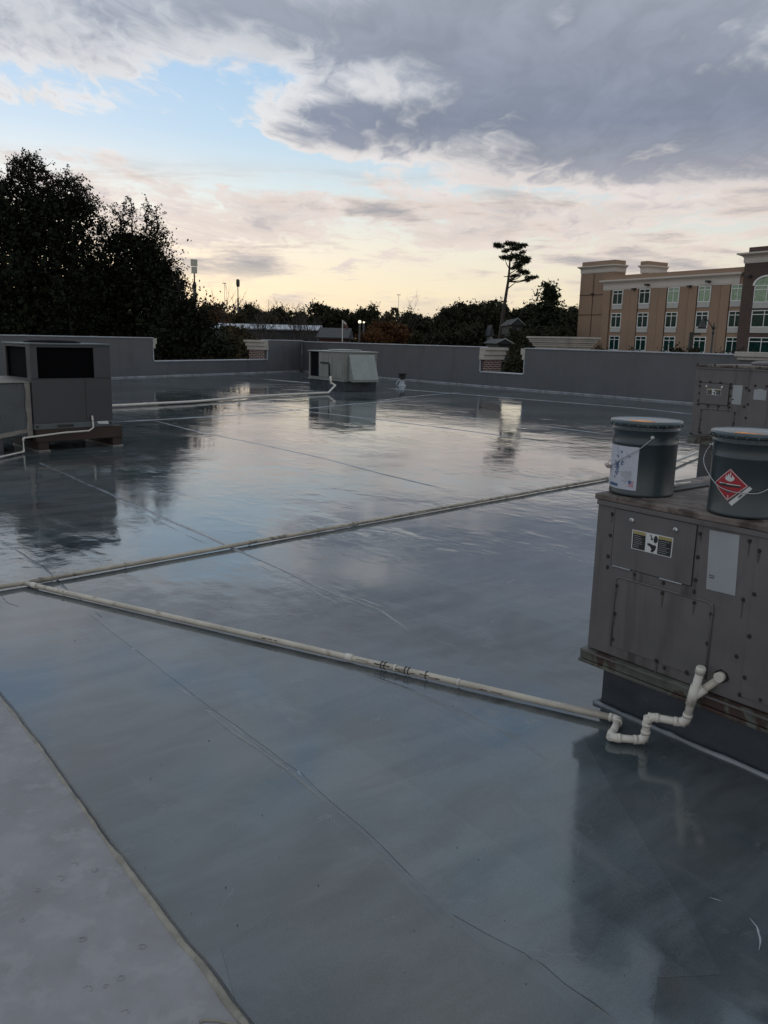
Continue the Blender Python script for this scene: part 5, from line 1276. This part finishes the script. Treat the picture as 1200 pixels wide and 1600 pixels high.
def house(x0, x1, yr, ye, Y, label, ms='farwall'):
    a = DY(x0, ye, Y); b = DY(x1, ye, Y); W2 = (b.x-a.x); zr = DY(x0, yr, Y).z-GZ; ze = a.z-GZ
    t = thing('house', label, 'house', (a.x, a.y, GZ)); MB().box(0, W2, 0, 9, 0, ze).build('wall', M[ms], t)
    m = MB(); m.prism([(-.3,-.3,ze+.003),(W2+.3,-.3,ze+.003),(W2/2,-.3,zr)], (0,9.6,0)); bmesh.ops.recalc_face_normals(m.bm, faces=m.bm.faces[:]); m.build('roof', M['darkroof'], t)
    m = MB(); m.tube([(-.3,-.36,ze),(W2/2,-.36,zr),(W2+.3,-.36,ze)], .06, 6); m.build('trim', M['trimw'], t)
    m = MB(); m.box(W2*.35, W2*.65, -.05, .02, ze-1.6, ze-.4); m.build('window', M['trimw'], t)
house(800, 816, 497, 508, 105, 'small grey house with a steep white trimmed gable right of the pine foot')
house(779, 797, 529, 537, 72, 'near dark roofed house gable with a white edge, beside the wall notch', 'darkroof')
def shop(x0, x1, y0, Y, label):
    a = DY(x0, y0, Y); b = DY(x1, y0, Y); t = thing('kiosk', label, 'building', (a.x, a.y, GZ)); h = a.z-GZ; W2 = b.x-a.x
    MB().box(0, W2, 0, 4, 0, h*.96).build('wall', M['trimw'], t); m = MB(); m.prism([(-.2,-.2,h*.962),(W2+.2,-.2,h*.962),(W2/2,-.2,h*1.12)], (0,4.4,0)); bmesh.ops.recalc_face_normals(m.bm, faces=m.bm.faces[:]); m.build('roof', M['farwall'], t)
shop(766, 770, 521, 100, 'tiny pale hut glimpsed left of the pine foot')
def lamp(x, y, Y, label, r):
    b = DY(x, y, Y); t = thing('parking_lamp', label, 'lamp', (b.x, b.y, GZ)); h = b.z-GZ
    MB().tube([(0,0,0),(0,0,h)], .09, 8).build('pole', M['polem'], t); MB().ball((0,0,h+r*.8), r, 12).build('lamp_head', M['lampon'], t)
lamp(562, 505, 88, 'lit round lamp left of the rusty trees', .17); lamp(568.5, 505, 92, 'smaller lit lamp just right of the brighter round lamp', .11)
# flags by the low building
b = DY(535, 524, 88); t = thing('flagpole', 'flagpole with drooping striped flag above the low grey roofed building', 'flagpole', (b.x, b.y, GZ)); h = DY(535, 500, 88).z-GZ
MB().tube([(0,0,0),(0,0,h)], .05, 8).build('pole', M['sign'], t)
m = MB(); m.prism([(0,0,h),(.35,.02,h-.25),(.62,-.02,h-.75),(.5,0,h-1.05),(.22,.03,h-.7),(0,0,h-.75)], (0,.03,0)); bmesh.ops.recalc_face_normals(m.bm, faces=m.bm.faces[:]); m.build('flag', M['farbrick'], t)
m = MB(); m.prism([(0,-.01,h),(.35,.01,h-.25),(.45,0,h-.5),(.1,0,h-.35)], (0,-.02,0)); bmesh.ops.recalc_face_normals(m.bm, faces=m.bm.faces[:]); m.build('flag_canton', M['spandrel'], t)
# street lamp before the hotel
Yl = 58; kl = Yl/1285; b = DY(1115, 512, Yl)
sl3 = thing('street_lamp', 'dark street lamp with a curved arm and bell shade before the hotel', 'street lamp', (b.x, b.y, GZ)); h = b.z-GZ
MB().tube([(0,0,0),(0,0,h+.15)], [.09,.06], 10).build('post', M['polem'], sl3)
m = MB(); m.ball((0,0,h), .13, 10); m.ball((0,0,h-.35), .10, 10); m.lathe([(.05,0),(.02,.2),(0,.32)], 8, (0,0,h+.1)); m.build('finial', M['polem'], sl3)
a = DY(1102, 497, Yl)-Vector((b.x, b.y, GZ)); c = DY(1098, 499, Yl)-Vector((b.x, b.y, GZ))
m = MB(); m.tube([(0,0,h-.15), (a.x*.4,0,h+.25), (a.x*.8,0,a.z-.1), (a.x,0,a.z+.02), (c.x,0,c.z)], .035, 8); m.build('arm', M['polem'], sl3)
m = MB(); m.lathe([(.31,-.62),(.24,-.46),(.16,-.30),(.12,-.12),(.06,.0),(.0,.06)], 18, (c.x,0,c.z)); m.build('bell_shade', M['polem'], sl3)
b = DY(1080, 519, 66); l2 = thing('sign_post', 'short dark post with a side arm left of the bell shaded street lamp', 'post', (b.x, b.y, GZ)); h = b.z-GZ
m = MB(); m.box(-.12,.12,-.1,.1,0,h); m.build('post', M['polem'], l2); MB().box(.125,.75,-.05,.05,h-.22,h-.06).build('arm', M['polem'], l2)
